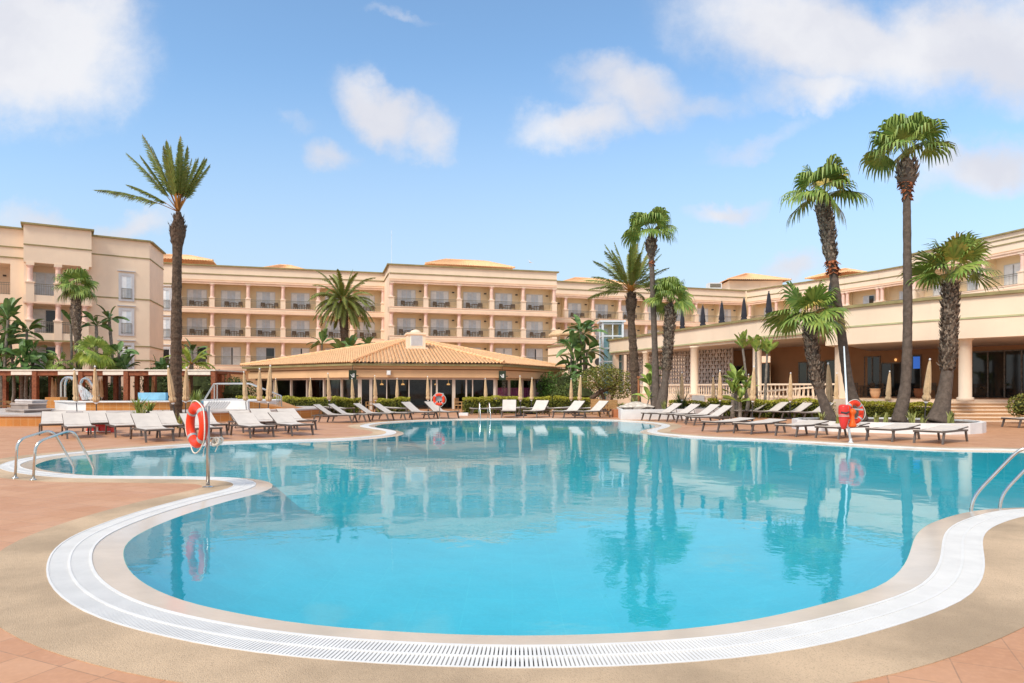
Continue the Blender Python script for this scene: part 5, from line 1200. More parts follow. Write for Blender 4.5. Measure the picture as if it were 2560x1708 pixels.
# ------------------------------------------------------------------ plants
UPV = Vector((0, 0, 1))
def trunk_mesh(mb, pts, radii, n=14, rough=.06, seed=0, rings=0.0):
    """a trunk along the given points, resampled, with uneven rings"""
    rr = random.Random(seed); P = [Vector(p) for p in pts]; out, rs = [], []
    for i in range(len(P) - 1):
        L = (P[i + 1] - P[i]).length; k = max(2, int(L / .14))
        a, b, c, d = P[max(i - 1, 0)], P[i], P[i + 1], P[min(i + 2, len(P) - 1)]
        for j in range(k):
            t = j / k; out.append(.5 * ((2 * b) + (c - a) * t + (2 * a - 5 * b + 4 * c - d) * t * t + (3 * b - a - 3 * c + d) * t ** 3))
            rs.append((radii[i] + (radii[i + 1] - radii[i]) * t) * (1 + rr.uniform(-rough, rough)))
    out.append(P[-1]); rs.append(radii[-1]); mb.tube(out, rs, n); return out, rs
def shag(mb, path, rad, t0, t1, seed=0, size=.20, dens=26, flare=1.0, up=1.0):
    """old leaf bases: crossed pointed stubs round the trunk"""
    rr = random.Random(seed); n = len(path); i0, i1 = int(t0 * (n - 1)), int(t1 * (n - 1))
    for i in range(i0, i1):
        for k in range(dens):
            a = rr.uniform(0, 2 * math.pi); p = path[i].lerp(path[min(i + 1, n - 1)], rr.random()); d = Vector((math.cos(a), math.sin(a), 0)); s = Vector((-d.y, d.x, 0))
            s = (s + d * rr.uniform(-.4, .4) + UPV * rr.uniform(-.3, .3)).normalized()
            b = p + d * rad[i] * .93; L = size * rr.uniform(.6, 1.25); wv = s * L * rr.uniform(.16, .28); tip = b + d * L * rr.uniform(.25, .6) * flare + UPV * L * rr.uniform(.5, .95) * up + s * L * rr.uniform(-.25, .25)
            mid = b.lerp(tip, .5) + d * .02
            mb.face([b - wv, b + wv, mid + wv * .8, mid - wv * .8]); mb.face([mid - wv * .8, mid + wv * .8, tip + wv * .15, tip - wv * .15])
def fan_crown(c, Rc, n, seed=0, lo=-35, hi=80, droop=.55, yellow=.12, az=None, shed=(), hang=.38):
    """fan fronds: petiole and pleated blade of narrow, hanging-tipped segments; returns three meshes"""
    rr = random.Random(seed); c = Vector(c); G_, Yl, St = MB(), MB(), MB()
    for k in range(n):
        f = (k + .5) / n; e = R(hi - (hi - lo) * (f ** .85) + rr.uniform(-8, 8)); a = k * 2.39996 + rr.uniform(-.25, .25)
        if az is not None: a = az(k, a, rr)
        D = Vector((math.cos(a) * math.cos(e), math.sin(a) * math.cos(e), math.sin(e))); pl_ = Rc * rr.uniform(.45, .62); bl = Rc * rr.uniform(.56, .74)
        hub = c + D * pl_ - UPV * (pl_ * .16 * math.cos(e)); mid = c + D * pl_ * .5 + UPV * pl_ * .03
        S0 = D.cross(UPV); S0 = S0.normalized() if S0.length > .05 else Vector((1, 0, 0)); s1 = S0 * (.022 + Rc * .006)
        St.face([c - s1, c + s1, mid + s1 * .8, mid - s1 * .8]); St.face([mid - s1 * .8, mid + s1 * .8, hub + s1 * .6, hub - s1 * .6])
        tw = rr.uniform(-.9, .9); B0 = (D - UPV * (.10 + .80 * math.cos(e) ** 2)).normalized(); S = (Matrix.Rotation(tw, 3, B0) @ S0).normalized(); Nn = S.cross(B0).normalized()
        tgt = Yl if rr.random() < yellow * (1.9 if e < R(5) else .6) else G_; m = 25
        for j in range(m):
            an = R(-105 + 210 * j / (m - 1)); fold = .32 * abs(math.sin(an)); d = (B0 * math.cos(an) + S * math.sin(an) - Nn * fold * .6).normalized(); L = bl * (.74 + .26 * math.cos(an)) * rr.uniform(.88, 1.08)
            sd_ = (B0 * -math.sin(an) + S * math.cos(an)).normalized(); w0 = L * .024; wm = L * .060; zig = Nn * (L * .02 * (1 if j % 2 else -1))
            p0 = hub; p1 = hub + d * L * .55 + zig; p2 = p1 + (d * (1 - droop * .55) - UPV * droop * .55) * L * .28; p3 = p2 + (d * (1 - droop) * .7 - UPV * (.35 + droop * .7)).normalized() * L * hang * rr.uniform(.5, 1.0)
            tgt.face([p0 - sd_ * w0, p0 + sd_ * w0, p1 + sd_ * wm, p1 - sd_ * wm]); tgt.face([p1 - sd_ * wm, p1 + sd_ * wm, p2 + sd_ * wm * .6, p2 - sd_ * wm * .6]); tgt.face([p2 - sd_ * wm * .6, p2 + sd_ * wm * .6, p3 + sd_ * .004, p3 - sd_ * .004])
    return G_, Yl, St
def fan_palm(label, pts, radii, Rc, n, seed, shag_rng=None, bulge=None, group=None, name='fan_palm', **kw):
    """trunk, shaggy skirt of leaf bases, crown"""
    t = thing(name, label, 'palm tree', tuple(pts[0]), group); mb = MB(); path, rs = trunk_mesh(mb, pts, radii, 14, .05, seed)
    tk = mb.build('trunk', 'bark_fan', t, True)
    if shag_rng:
        for q, (t0, t1, sz, dens, m, fl, upd) in enumerate(shag_rng): mb = MB(); shag(mb, path, rs, t0, t1, seed + q, sz, dens, fl, upd); mb.build('leaf_bases', m, t)
    G_, Yl, St = fan_crown(path[-1], Rc, n, seed, **kw); cr = G_.build('crown', 'fan_leaf', t)
    for q, nm, mm in ((Yl, 'faded_fronds', 'fan_yellow'), (St, 'leaf_stalks', 'petiole')):
        if q.f: o = q.build(nm, mm, cr); o['_o'] = cr['_o']
    return t
def date_crown(c, L, n, seed, lo=-20, hi=85, bend=.9, wid=.34, az=None, lw=.05, s0=.14, base='rachis'):
    rr = random.Random(seed); c = Vector(c); G_, St = MB(), MB()
    for k in range(n):
        f = (k + .5) / n; e = R(hi - (hi - lo) * f ** .8 + rr.uniform(-7, 7)); a = k * 2.39996 + rr.uniform(-.3, .3); LL = L * rr.uniform(.85, 1.1)
        if az: r_ = az(k, a, e, rr); a, e, LL = r_[0], r_[1], LL * r_[2]
        d = Vector((math.cos(a) * math.cos(e), math.sin(a) * math.cos(e), math.sin(e))); m = 26; p = c.copy(); pts = [p.copy()]; ds = [d.copy()]
        for i in range(m): d = (d - UPV * (bend / m) * (.25 + 1.5 * i / m) * max(.15, math.cos(e * .8))).normalized(); p = p + d * LL / m; pts.append(p.copy()); ds.append(d.copy())
        side = Vector((-math.sin(a), math.cos(a), 0)); side = (Matrix.Rotation(rr.uniform(-.5, .5), 3, ds[4]) @ side)
        for i in range(m): q = side * (.05 * max(0, 1 - i / m * 2.2) + .007); q2 = side * (.05 * max(0, 1 - (i + 1) / m * 2.2) + .007); St.face([pts[i] - q, pts[i] + q, pts[i + 1] + q2, pts[i + 1] - q2])
        for i in range(3 * m):
            s = i / (3 * m); 
            if s < s0: continue
            j = min(int(s * m), m - 1); b = pts[j].lerp(pts[j + 1], s * m - j); dd = ds[j]; nn = side.cross(dd).normalized(); ll = wid * LL * .5 * (math.sin(math.pi * min(1, s * .93 + .09)) ** .55) * rr.uniform(.85, 1.1)
            for sg in (-1, 1):
                v = (dd * .80 + side * sg * .62 + nn * rr.uniform(.05, .45)).normalized(); tip = b + v * ll - UPV * ll * rr.uniform(.05, .3); mid = b + v * ll * .5; ww = dd * lw * .5
                G_.face([b - ww, b + ww, mid + ww * .9, mid - ww * .9]); G_.face([mid - ww * .9, mid + ww * .9, tip + ww * .1, tip - ww * .1])
    return G_, St
def date_palm(label, pts, radii, L, n, seed, boots=None, group=None, **kw):
    t = thing('date_palm', label, 'palm tree', tuple(pts[0]), group); mb = MB(); path, rs = trunk_mesh(mb, pts, radii, 14, .09, seed); mb.build('trunk', 'bark_date', t)
    if boots: mb = MB(); shag(mb, path, rs, boots[0], boots[1], seed, boots[2], boots[3], .55, 1.0); mb.build('leaf_bases', 'bark_date', t)
    G_, St = date_crown(path[-1], L, n, seed, **kw); cr = G_.build('crown', 'date_leaf', t); o = St.build('leaf_stalks', 'rachis', cr); o['_o'] = cr['_o']; return t
def P3(px, py, Y): return at(px, py, Y)
# tall date palm at left, its crown blown to one side
def left_az(k, a, e, rr):
    tbl = [(180, 24, 1.25), (178, 34, .85), (165, 52, 1.22), (195, 62, 1.0), (172, 66, 1.2), (150, 78, .95), (100, 86, 1.15), (20, 84, .95), (5, 66, 1.0), (350, 58, 1.1), (15, 52, 1.05), (330, 60, 1.0), (40, 64, 1.0), (200, 72, 1.0), (220, 78, .95), (260, 74, .95), (300, 72, .95), (270, 66, .9), (90, 70, .95), (60, 72, 1.0), (120, 74, 1.0), (240, 82, .9), (330, 76, 1.0), (355, 46, .95), (10, 70, 1.1)]
    q = tbl[k % len(tbl)]; q = q if math.cos(R(q[0])) < .4 else (q[0], max(q[1], 60) + 4, min(q[2], .95)); return R(q[0] + rr.uniform(-6, 6)), R(q[1] + rr.uniform(-2, 2)), q[2]
Y = 29.2
bs = gd(440, 1061.5); pts = [Vector((X(441, Y), Y, 0)), P3(440, 960, Y), P3(441, 800, Y), P3(443, 640, Y), P3(444, 612, Y), P3(444, 598, Y), P3(445, 572, Y), P3(446, 552, Y), P3(446, 530, Y)]
date_palm('tall slim date palm at left with wind-swept fronds above the roofline', pts, [.27, .235, .21, .18, .20, .285, .295, .20, .10], 2.9, 30, 3, (.86, .985, .22, 16), bend=.5, wid=.24, az=left_az, s0=.26)
# the palms of the two white planters
def wpath(lst, Y): return [P3(a, b, Y) if b is not None else Vector((X(a, Y), Y, .3)) for a, b in lst]
fan_palm('tall straight fan palm in the white planter with a rust ringed trunk top', wpath([(1641, None), (1638, 900), (1633, 760), (1629, 650), (1628, 625), (1628, 605), (1627, 585)], 35.2), [.26, .16, .14, .125, .27, .28, .10], 1.45, 19, 11, [(.89, .985, .24, 26, 'bark_shag', .8, 1.0), (.84, .90, .2, 16, 'bark_rust', .5, -.6)], lo=14, hi=84, droop=.75, yellow=.03)
fan_palm('thick shaggy fan palm leaning in the white planter right of the straight one', wpath([(1651, None), (1663, 950), (1671, 860), (1675, 800), (1676, 770), (1676, 757)], 35.0), [.34, .18, .21, .23, .22, .12], 1.4, 20, 12, [(.40, .97, .25, 46, 'bark_shag', 1.0, 1.0)], lo=16, hi=82, droop=.55, yellow=.10)
fan_palm('leaning fan palm at right with a shaggy trunk and low crown over the parapet', wpath([(2078, None), (2052, 985), (2038, 925), (2028, 860), (2022, 815), (2021, 803)], 25.6), [.25, .16, .18, .19, .18, .10], 1.5, 18, 13, [(.33, .96, .23, 44, 'bark_shag', 1.0, 1.0)], lo=12, hi=82, droop=.28, yellow=.20)
fan_palm('tall leaning fan palm behind the right life ring, shaggy high trunk and yellowed fronds', wpath([(2154, None), (2122, 960), (2098, 790), (2081, 670), (2076, 640), (2066, 560), (2056, 515), (2056, 500)], 25.9), [.26, .185, .16, .15, .20, .25, .23, .10], 1.68, 17, 14, [(.745, .98, .23, 48, 'bark_shag', .9, 1.0), (.68, .75, .30, 32, 'bark_rust', .9, -.5)], lo=10, hi=82, droop=.65, yellow=.40, hang=.42)
fan_palm('tallest fan palm at right with a rust bulb under its crown', wpath([(2246, None), (2264, 960), (2269, 800), (2268, 620), (2267, 500), (2267, 472), (2267, 450), (2267, 420), (2267, 396)], 25.4), [.27, .18, .155, .14, .13, .17, .33, .29, .10], 1.72, 15, 15, [(.93, .99, .24, 44, 'bark_shag', .8, 1.0), (.875, .935, .26, 30, 'bark_rust', .8, -.5)], lo=32, hi=86, droop=.65, yellow=.14, hang=.45)
fan_palm('thickest fan palm at the right of the planter with a shaggy grey trunk', wpath([(2343, None), (2356, 1010), (2368, 930), (2373, 840), (2376, 760), (2376, 712), (2378, 698)], 25.0), [.42, .27, .20, .225, .23, .21, .12], 1.62, 19, 16, [(.36, .97, .24, 48, 'bark_shag', 1.0, 1.0)], lo=24, hi=85, droop=.2, yellow=.08, hang=.30)
Y = 38.5
date_palm('date palm with orange leaf bases between the glass lift and the tall fan palm', [Vector((X(1592, Y), Y, 0)), P3(1585, 900, Y), P3(1578, 800, Y), P3(1578, 755, Y), P3(1578, 730, Y)], [.30, .24, .20, .30, .12], 3.0, 38, 21, (.80, .98, .22, 22), lo=8, hi=84, bend=.7, wid=.26, s0=.24)
Y = 66
date_palm('bushy date palm rising behind the left slope of the pavilion roof', [Vector((X(868, Y), Y, 0)), P3(863, 880, Y), P3(860, 820, Y), P3(857, 775, Y), P3(857, 752, Y)], [.40, .36, .38, .48, .2], 3.8, 64, 22, (.7, .97, .3, 14), lo=-35, hi=72, bend=1.7, wid=.26, lw=.07)
Y = 52
fan_palm('fan palm in front of the left wing balconies', [Vector((X(203, Y), Y, 0)), P3(195, 860, Y), P3(190, 800, Y), P3(189, 735, Y), P3(188, 720, Y)], [.22, .20, .34, .30, .12], 1.7, 20, 31, [(.45, .95, .24, 26, 'bark_shag', .6, 1.0)], lo=-8, hi=80, droop=.55, yellow=.12)
def bush_palm(px, Y, pyc, Rc, n, seed, label, m='bright'):
    t = thing('young_fan_palm', label, 'palm tree', (X(px, Y), Y, 0), 'young fan palms of the left garden'); c = P3(px, pyc, Y); mb = MB(); trunk_mesh(mb, [(c.x, c.y, 0), tuple(c)], [.22, .16], 10, .1, seed); mb.build('trunk', 'bark_shag', t)
    G_, Yl, St = fan_crown(c, Rc, n, seed, lo=-30, hi=82, droop=.4, yellow=.35); cr = G_.build('crown', 'bop_leaf', t)
    for q, nm, mm in ((Yl, 'faded_fronds', 'bright_leaf'), (St, 'leaf_stalks', 'petiole')):
        if q.f: o = q.build(nm, mm, cr); o['_o'] = cr['_o']
bush_palm(237, 50.5, 885, 1.45, 20, 41, 'yellow-green young fan palm above the pergola, largest of the left garden'); bush_palm(150, 50.8, 915, 1.2, 15, 42, 'low yellow-green young fan palm above the pergola, left of the largest'); bush_palm(296, 52.5, 915, .9, 14, 45, 'small dark young fan palm above the pergola near the framed windows')
# banana-leaved trees (giant bird of paradise)
def paddle(mb, b, d, L, Wd, bend, seed):
    rr = random.Random(seed); d = d.normalized(); s = d.cross(UPV); s = s.normalized() if s.length > .05 else Vector((1, 0, 0)); s = Matrix.Rotation(rr.uniform(-.9, .9), 3, d) @ s; p = Vector(b); n = 9; prev = None
    for i in range(n + 1):
        t = i / n; wd = 0.03 if t < .28 else Wd * math.sin(math.pi * min(1, (t - .26) / .78)) ** .6; nn = s.cross(d).normalized(); tear = rr.uniform(-.06, .06) * Wd
        cur = (p - s * (wd + tear) - nn * -wd * .3, p.copy(), p + s * (wd - tear) + nn * wd * .3)
        if prev: mb.face([prev[0], prev[1], cur[1], cur[0]]); mb.face([prev[1], prev[2], cur[2], cur[1]])
        prev = cur; d = (d - UPV * bend / n * (.3 + 1.6 * t)).normalized(); p = p + d * L / n
def strelitzia(label, stems, seed, leafL, Wd, m='banana_leaf', per=10, name='banana_tree', grp=None, lo=5, hi=80, bend=.9, tr=.12):
    base = stems[0][0]; t = thing(name, label, 'plant', tuple(base), grp); rr = random.Random(seed); mb, lf, st = MB(), MB(), MB()
    for b, tp in stems:
        b, tp = Vector(b), Vector(tp); mid = b.lerp(tp, .5) + Vector((rr.uniform(-.15, .15), rr.uniform(-.15, .15), 0)); trunk_mesh(mb, [b, mid, tp], [tr, tr * .8, tr * .7], 8, .1, seed)
        for k in range(per):
            e = R(lo + (hi - lo) * rr.random()); a = k * 2.4 + rr.uniform(-.5, .5); d = Vector((math.cos(a) * math.cos(e), math.sin(a) * math.cos(e), math.sin(e))); paddle(lf, tp, d, leafL * rr.uniform(.75, 1.15), Wd * rr.uniform(.8, 1.15), bend, rr.randrange(99999))
    mb.build('trunk', 'bark_grey', t); lf.build('crown', m, t); return t
def stem(px, Y, pyt, dx=0): return (Vector((X(px, Y), Y, 0)), P3(px + dx, pyt, Y))
strelitzia('dense dark clump of banana-leaved trees at the left edge', [stem(10, 50, 800, 10), stem(35, 51, 850, -10), stem(55, 49.5, 900), stem(-5, 50, 870), stem(28, 49, 930, 5), stem(2, 51, 930)], 51, 1.7, .25, per=17, lo=-25)
strelitzia('dark banana-leaved tree beside the first pink balcony column', [stem(62, 51, 830, 5), stem(78, 50.5, 880, 8), stem(70, 49.5, 920)], 52, 1.5, .24, per=15, lo=-20)
strelitzia('slim banana-leaved tree left of the fan palm trunk', [stem(175, 53, 810, 2)], 53, 1.3, .18, per=10, lo=10)
strelitzia('two stemmed banana-leaved tree between the fan palm and the grey windows', [stem(238, 53, 815, 3), stem(278, 54, 800, -5)], 54, 1.4, .19, per=11, lo=-5, tr=.16)
strelitzia('low banana-leaved tree overlapping the lowest grey framed window', [stem(295, 52, 885, 2), stem(312, 52, 925)], 55, 1.35, .26, per=9, lo=10)
strelitzia('dark banana-leaved plant behind the pergola beside the tall date palm', [stem(392, 56, 930), stem(475, 57, 885, 6), stem(410, 57, 925)], 56, 1.4, .24, per=10, lo=0)
strelitzia('tall dark clump of banana-leaved trees beside the curved peach wall', [stem(1432, 57, 870, -2), stem(1450, 58, 830, 2), stem(1438, 56.5, 910), stem(1462, 58, 880, 5), stem(1425, 57, 940), stem(1455, 56, 930, 5)], 57, 1.8, .28, per=15, lo=-30)
strelitzia('single-stemmed banana tree rising above the dark clump by the curved wall', [stem(1462, 59, 838, -4)], 58, 2.2, .30, per=13, lo=0, hi=70, tr=.16)
strelitzia('small palm-like plant peeking over the roof left of the bushy date palm', [stem(803, 64, 862, 2)], 59, 1.5, .2, per=12, lo=-5)
strelitzia('banana-leaved plant over the roof at the foot of the bushy date palm', [stem(855, 63, 880, -5), stem(875, 64, 875, 4)], 60, 1.6, .3, per=10, lo=15)
strelitzia('small leafy plant peeking over the roof before the last left balcony', [stem(920, 66, 868)], 61, 1.35, .2, per=12, lo=20)
for px, pyt, pyb, l, sd_ in ((1857, 872, 1000, 'slim banana tree first of three before the terrace columns', 62), (1890, 880, 1030, 'slim banana tree middle of three before the terrace columns', 63), (1920, 885, 1030, 'slim banana tree last of three, with the bent stem', 64)):
    strelitzia(l, [stem(px - (8 if sd_ == 64 else -2), 36.8, pyt, 6 if sd_ == 64 else -2)], sd_, .95, .15, 'bop_leaf', 12, 'banana_tree', 'slim banana trees', 30, 85, .3, .085)
strelitzia('bright green clump of young banana leaves before the ramp balustrade', [stem(1832, 36, 985), stem(1845, 36.4, 955, -2), stem(1862, 36, 975), stem(1850, 35.6, 1005)], 65, 1.0, .14, 'bop_leaf', 11, lo=15, bend=.4)
strelitzia('tall narrow green plant between the two planter palms', [stem(1622, 35.6, 1000), stem(1625, 35.9, 965), stem(1634, 36, 935)], 66, .9, .15, 'bop_leaf', 7, lo=30, tr=.05)
# feathery and grassy tufts
def tuft(x, y, z, n, h, spread, w_, label, m='agave', name='agave', grp=None, seed=0):
    rr = random.Random(seed); mb = MB()
    for k in range(n):
        a = rr.uniform(0, 6.283); sp = spread * rr.uniform(.2, 1); hh = h * rr.uniform(.6, 1.05); b = Vector((x + rr.uniform(-.06, .06), y + rr.uniform(-.06, .06), z)); d = Vector((math.cos(a), math.sin(a), 0)); s = Vector((-d.y, d.x, 0)) * w_; m1 = b + d * sp * .4 + UPV * hh * .6; tp = b + d * sp + UPV * hh
        mb.face([b - s, b + s, m1 + s * .9, m1 - s * .9]); mb.face([m1 - s * .9, m1 + s * .9, tp + s * .05, tp - s * .05])
    return solo(mb, name, label, 'plant', m, (x, y, z), grp)
for k, (px, Y, z, n, h, sp, l) in enumerate(((2052, 24.4, .31, 22, .42, .24, 'snake plant left of the leaning palm base'), (2094, 24.3, .31, 12, .38, .2, 'snake plant just right of the leaning palm base'), (2190, 23.9, .31, 16, .42, .2, 'snake plant right of the life ring'), (2214, 23.9, .31, 14, .40, .16, 'snake plant second right of the life ring'), (2282, 23.8, .31, 14, .52, .28, 'striped snake plant between the two straight palms'), (2307, 23.9, .31, 10, .34, .2, 'small snake plant left of the thickest palm base'), (2376, 23.9, .31, 14, .48, .22, 'snake plant right of the thickest palm base'))): tuft(X(px, Y), Y, z, n, h, sp, .035, l, 'agave', 'snake_plant', 'snake plants of the right planter', k)
for k, (px, Y, z, n, h, sp, l) in enumerate(((346, 26.9, 0, 16, .75, .35, 'yellow-green snake plant left of the black pots'), (405, 27.0, 0, 26, .72, .5, 'row of yellow-edged snake plants left of the tall date palm'), (446, 26.6, 0, 16, .62, .35, 'yellow-edged agave at the foot of the tall date palm'))): tuft(X(px, Y), Y, z, n, h, sp, .04, l, 'agave', 'snake_plant', 'snake plants of the left bank', 20 + k)
tuft(X(346, 28.9), 28.9, .47, 40, .75, .55, .03, 'spiky cordyline above the orange tiles, left of the black pots', 'bop_leaf', 'cordyline', None, 31); tuft(X(373, 27.6), 27.6, .6, 40, .5, .42, .025, 'spiky plant growing in the right black pot', 'bop_leaf', 'cordyline', None, 32); tuft(X(357, 27.3), 27.3, .48, 24, .4, .25, .025, 'spiky plant growing in the left black pot', 'agave', 'cordyline', None, 38)
tuft(X(490, 31.8), 31.8, .47, 90, 1.0, .55, .03, 'bushy green cycad above the near left life ring', 'bop_leaf', 'cycad', None, 33)
tuft(X(1703, 37.6), 37.6, .0, 60, 1.5, .7, .035, 'spiky yucca behind the parasol right of the shaggy palm', 'bush_leaf', 'yucca', None, 34); tuft(X(1800, 37.5), 37.5, .0, 60, 1.2, .7, .035, 'spiky yucca under the parasol before the ramp', 'bush_leaf', 'yucca', None, 35)
tuft(X(1588, 36.6), 36.6, .44, 70, .7, .5, .02, 'feathery grass tuft left of the tall planter palm', 'agave', 'grass_tuft', None, 36); tuft(X(1660, 34.4), 34.4, .44, 30, .55, .25, .03, 'upright agave at the foot of the shaggy palm', 'agave', 'agave', None, 37); tuft(X(1554, 36.1), 36.1, .42, 50, .4, .45, .03, 'dry green plant growing in the rust box', 'tree_leaf', 'box_plant', None, 39)
def leaf_cloud(mb, boxes, n, size, seed, shape='ell', up=.2):
    rr = random.Random(seed); tot = sum(b[3] * b[4] * b[5] for b in boxes)
    for bx in boxes:
        for k in range(max(10, int(n * bx[3] * bx[4] * bx[5] / tot))):
            while True:
                u, v, w_ = rr.uniform(-1, 1), rr.uniform(-1, 1), rr.uniform(-1, 1); q = u * u + v * v + w_ * w_
                if shape == 'box' or (q <= 1 and q > rr.random() ** .6 * .9): break
            if shape == 'box':
                f = rr.random()
                if f < .35: w_ = 1 - rr.random() ** 2 * .3
                elif f < .8: v = -1 + rr.random() ** 2 * .3
                elif f < .9: u = math.copysign(1 - rr.random() ** 2 * .1, u)
            p = Vector((bx[0] + u * bx[3], bx[1] + v * bx[4], bx[2] + w_ * bx[5])); yield p, w_, rr
def leaf(mb, p, size, rr):
    d = Vector((rr.uniform(-1, 1), rr.uniform(-1, 1), rr.uniform(-.4, 1))).normalized(); s = d.cross(Vector((rr.uniform(-1, 1), rr.uniform(-1, 1), rr.uniform(-1, 1)))).normalized() * size * .38; L = d * size
    mb.face([p - L * .5, p - s * .6, p + L * .5, p + s * .6])
def hedge(px0, px1, Y0, Y1, h, dpt, label, n, seed, end_round=True):
    a, b = Vector((X(px0, Y0), Y0, 0)), Vector((X(px1, Y1), Y1, 0)); e = (b - a); L = e.length; e.normalize(); nn = Vector((-e.y, e.x, 0)); t = thing('hedge', label, 'hedge', tuple(a), 'clipped hedges before the buildings')
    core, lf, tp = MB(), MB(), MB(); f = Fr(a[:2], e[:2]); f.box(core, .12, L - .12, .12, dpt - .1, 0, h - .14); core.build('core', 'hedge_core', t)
    for p, w_, rr in leaf_cloud(lf, [(L / 2, dpt / 2, h / 2, L / 2, dpt / 2, h / 2)], n, .1, seed, 'box'):
        wob = .05 * math.sin(p.x * 1.7 + seed) + .03 * math.sin(p.x * 5.3); q = a + e * p.x + nn * (p.y + rr.uniform(-.06, .04)) + UPV * max(.03, p.z + wob * (p.z / h) + rr.uniform(-.03, .04))
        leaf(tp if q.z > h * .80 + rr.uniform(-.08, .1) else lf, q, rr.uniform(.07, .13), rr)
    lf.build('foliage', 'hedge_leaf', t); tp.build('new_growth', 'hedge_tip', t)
hedge(590, 716, 42.4, 41.8, .98, .9, 'clipped hedge behind the steel handrail, left of the pavilion front', 3200, 1); hedge(706, 842, 40.6, 40.8, .99, .9, 'long clipped hedge before the left pavilion glass', 3800, 2); hedge(840, 902, 41.3, 41.6, .94, .9, 'short clipped hedge under the left green sign', 2200, 3)
hedge(941, 986, 41.5, 41.6, .90, .9, 'short lower hedge left of the pavilion door', 1500, 4); hedge(984, 1024, 41.2, 41.3, .98, .9, 'short taller hedge left of the pavilion door', 1500, 5)
hedge(1159, 1232, 41.0, 41.3, .93, .9, 'clipped hedge behind the far ladder', 2400, 6); hedge(1230, 1380, 41.4, 42.2, .98, .9, 'clipped hedge before the purple bench', 4200, 7); hedge(1383, 1474, 42.6, 42.3, .97, .9, 'clipped hedge before the dark banana trees', 2800, 8)
hedge(1768, 1880, 37.4, 36.4, .93, .8, 'clipped hedge behind the left part of the right lounger row', 3000, 9); hedge(1880, 2060, 36.2, 34.9, .93, .8, 'long clipped hedge left of the leaning palm trunk', 4800, 10); hedge(2070, 2215, 34.6, 31.6, .86, .8, 'clipped hedge behind the right life ring', 4200, 11); hedge(2210, 2340, 31.5, 30.2, .83, .8, 'clipped hedge ending at the steps, behind the straight palm', 4200, 12)
hedge(1676, 1770, 38.2, 38.0, .78, .8, 'loose grassy hedge right of the shaggy planter palm', 2600, 13)
def bush(label, ells, n, size, m, seed, name='bush', trunk=None):
    base = Vector((ells[0][0], ells[0][1], 0)); t = thing(name, label, 'bush' if name == 'bush' else 'tree', tuple(base)); lf = MB()
    for p, w_, rr in leaf_cloud(lf, ells, n, size, seed): leaf(lf, Vector((p.x, p.y, max(.05, p.z))), size * rr.uniform(.6, 1.3), rr)
    lf.build('crown' if trunk else 'foliage', m, t); core = MB()
    if trunk:
        for pts, r in trunk: core.tube(pts, r, 8)
        core.build('trunk', 'bark_date', t)
    else:
        for e in ells: core.lathe([(e[3] * .02, -e[5] * .75), (e[3] * .45, -e[5] * .5), (e[3] * .6, 0), (e[3] * .45, e[5] * .45), (.01, e[5] * .62)], (e[0], e[1], max(e[2], e[5] * .76)), 9)
        core.build('core', 'hedge_core', t)
def E(px, py, Y, rx, ry, rz): p = P3(px, py, Y); return (p.x, Y, max(p.z, rz * .6), rx, ry, rz)
bush('bright green bush at the right end of the pavilion', [E(1372, 975, 55, 1.0, 1.0, 1.5), E(1385, 990, 54.5, 1.1, .9, 1.0)], 2600, .17, 'green_bush', 71)
bush('feathery grey-green shrub below the dark banana trees', [E(1412, 960, 53, 1.1, .8, 1.1), E(1425, 985, 52, 1.2, .8, .8), E(1400, 995, 52, .8, .8, .6)], 2200, .16, 'bush_leaf', 72)
bush('dark shrub mass under the banana trees beside the two parasols', [E(1450, 990, 51, 1.8, .9, 1.1)], 1800, .17, 'bush_leaf', 73)
YT = 45.5
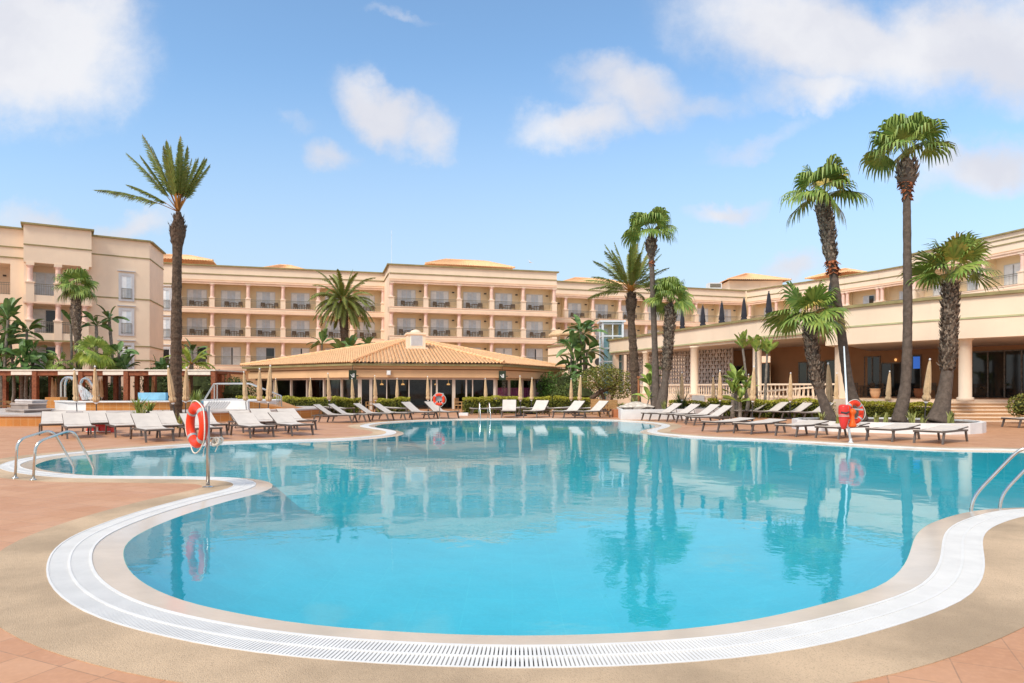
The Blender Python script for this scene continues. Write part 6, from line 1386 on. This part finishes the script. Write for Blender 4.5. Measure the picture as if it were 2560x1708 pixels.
bush('low leaning tree with a spreading olive crown in front of the glass lift', [E(1500, 945, YT, 1.5, 1.1, .75), E(1535, 950, YT, 1.3, 1.1, .8), E(1475, 955, YT, .9, .8, .5), E(1552, 975, YT, .9, .9, .6), E(1515, 925, YT, .8, .7, .45), E(1540, 985, YT - .3, .8, .6, .35)], 3800, .16, 'tree_leaf', 74, 'leaning_tree',
     [([P3(1462, 1010, YT - .5) * 1.0, P3(1480, 995, YT - .3), P3(1500, 980, YT), P3(1530, 968, YT), P3(1556, 950, YT)], [.2, .17, .14, .10, .04]), ([(X(1512, YT), YT, 0), P3(1508, 990, YT), P3(1498, 975, YT), P3(1485, 950, YT)], [.12, .10, .08, .03]), ([(X(1524, YT), YT, 0), P3(1530, 995, YT), P3(1538, 975, YT), P3(1542, 945, YT)], [.11, .09, .07, .03]), ([P3(1462, 1010, YT - .5), (X(1452, YT), YT - .6, 0)], [.2, .22])])
for k, (px, py, Y, rx, rz, l) in enumerate(((20, 965, 52.5, 2.2, 1.6, 'dark shrub behind the pergola at the left edge'), (110, 970, 53.5, 2.2, 1.5, 'dark shrub behind the widest front pergola post'), (182, 980, 53, 1.3, 1.1, 'dark shrub behind the water spouts'), (275, 985, 54, 1.2, .9, 'low shrub behind the pergola below the framed windows'), (395, 965, 54, 1.9, 1.6, 'round green shrub behind the pergola left of the tall date palm'), (505, 965, 55, 2.2, 1.7, 'large dark shrub behind the steel handrail'), (590, 985, 53, 1.8, 1.3, 'green shrub at the left end of the pavilion'), (560, 980, 56.5, 1.8, 1.5, 'dark shrub behind the last pergola posts'))):
    bush(l, [E(px, py, Y, rx, .9, rz), E(px + 12, py + 12, Y - .4, rx * .7, .8, rz * .8)], 2200, .17, 'bush_leaf', 80 + k)
bush('ragged green bush at the right edge beside the steps', [E(2556, 1015, 29.8, .6, .5, .55)], 900, .12, 'tree_leaf', 95)
# drooping yellow palm leaf plant left of the pavilion
t = thing('drooping_palm', 'yellowing drooping palm beside the tall date palm trunk', 'palm tree', (X(482, 51), 51, 0)); c = P3(478, 912, 51); mb = MB(); trunk_mesh(mb, [(c.x, 51, 0), tuple(c)], [.16, .12], 8, .1, 9); mb.build('trunk', 'bark_shag', t)
G_, St = date_crown(c, 2.0, 16, 97, lo=0, hi=70, bend=1.9, wid=.34, lw=.05); cr = G_.build('crown', 'bright_leaf', t); o = St.build('leaf_stalks', 'rachis', cr); o['_o'] = cr['_o']
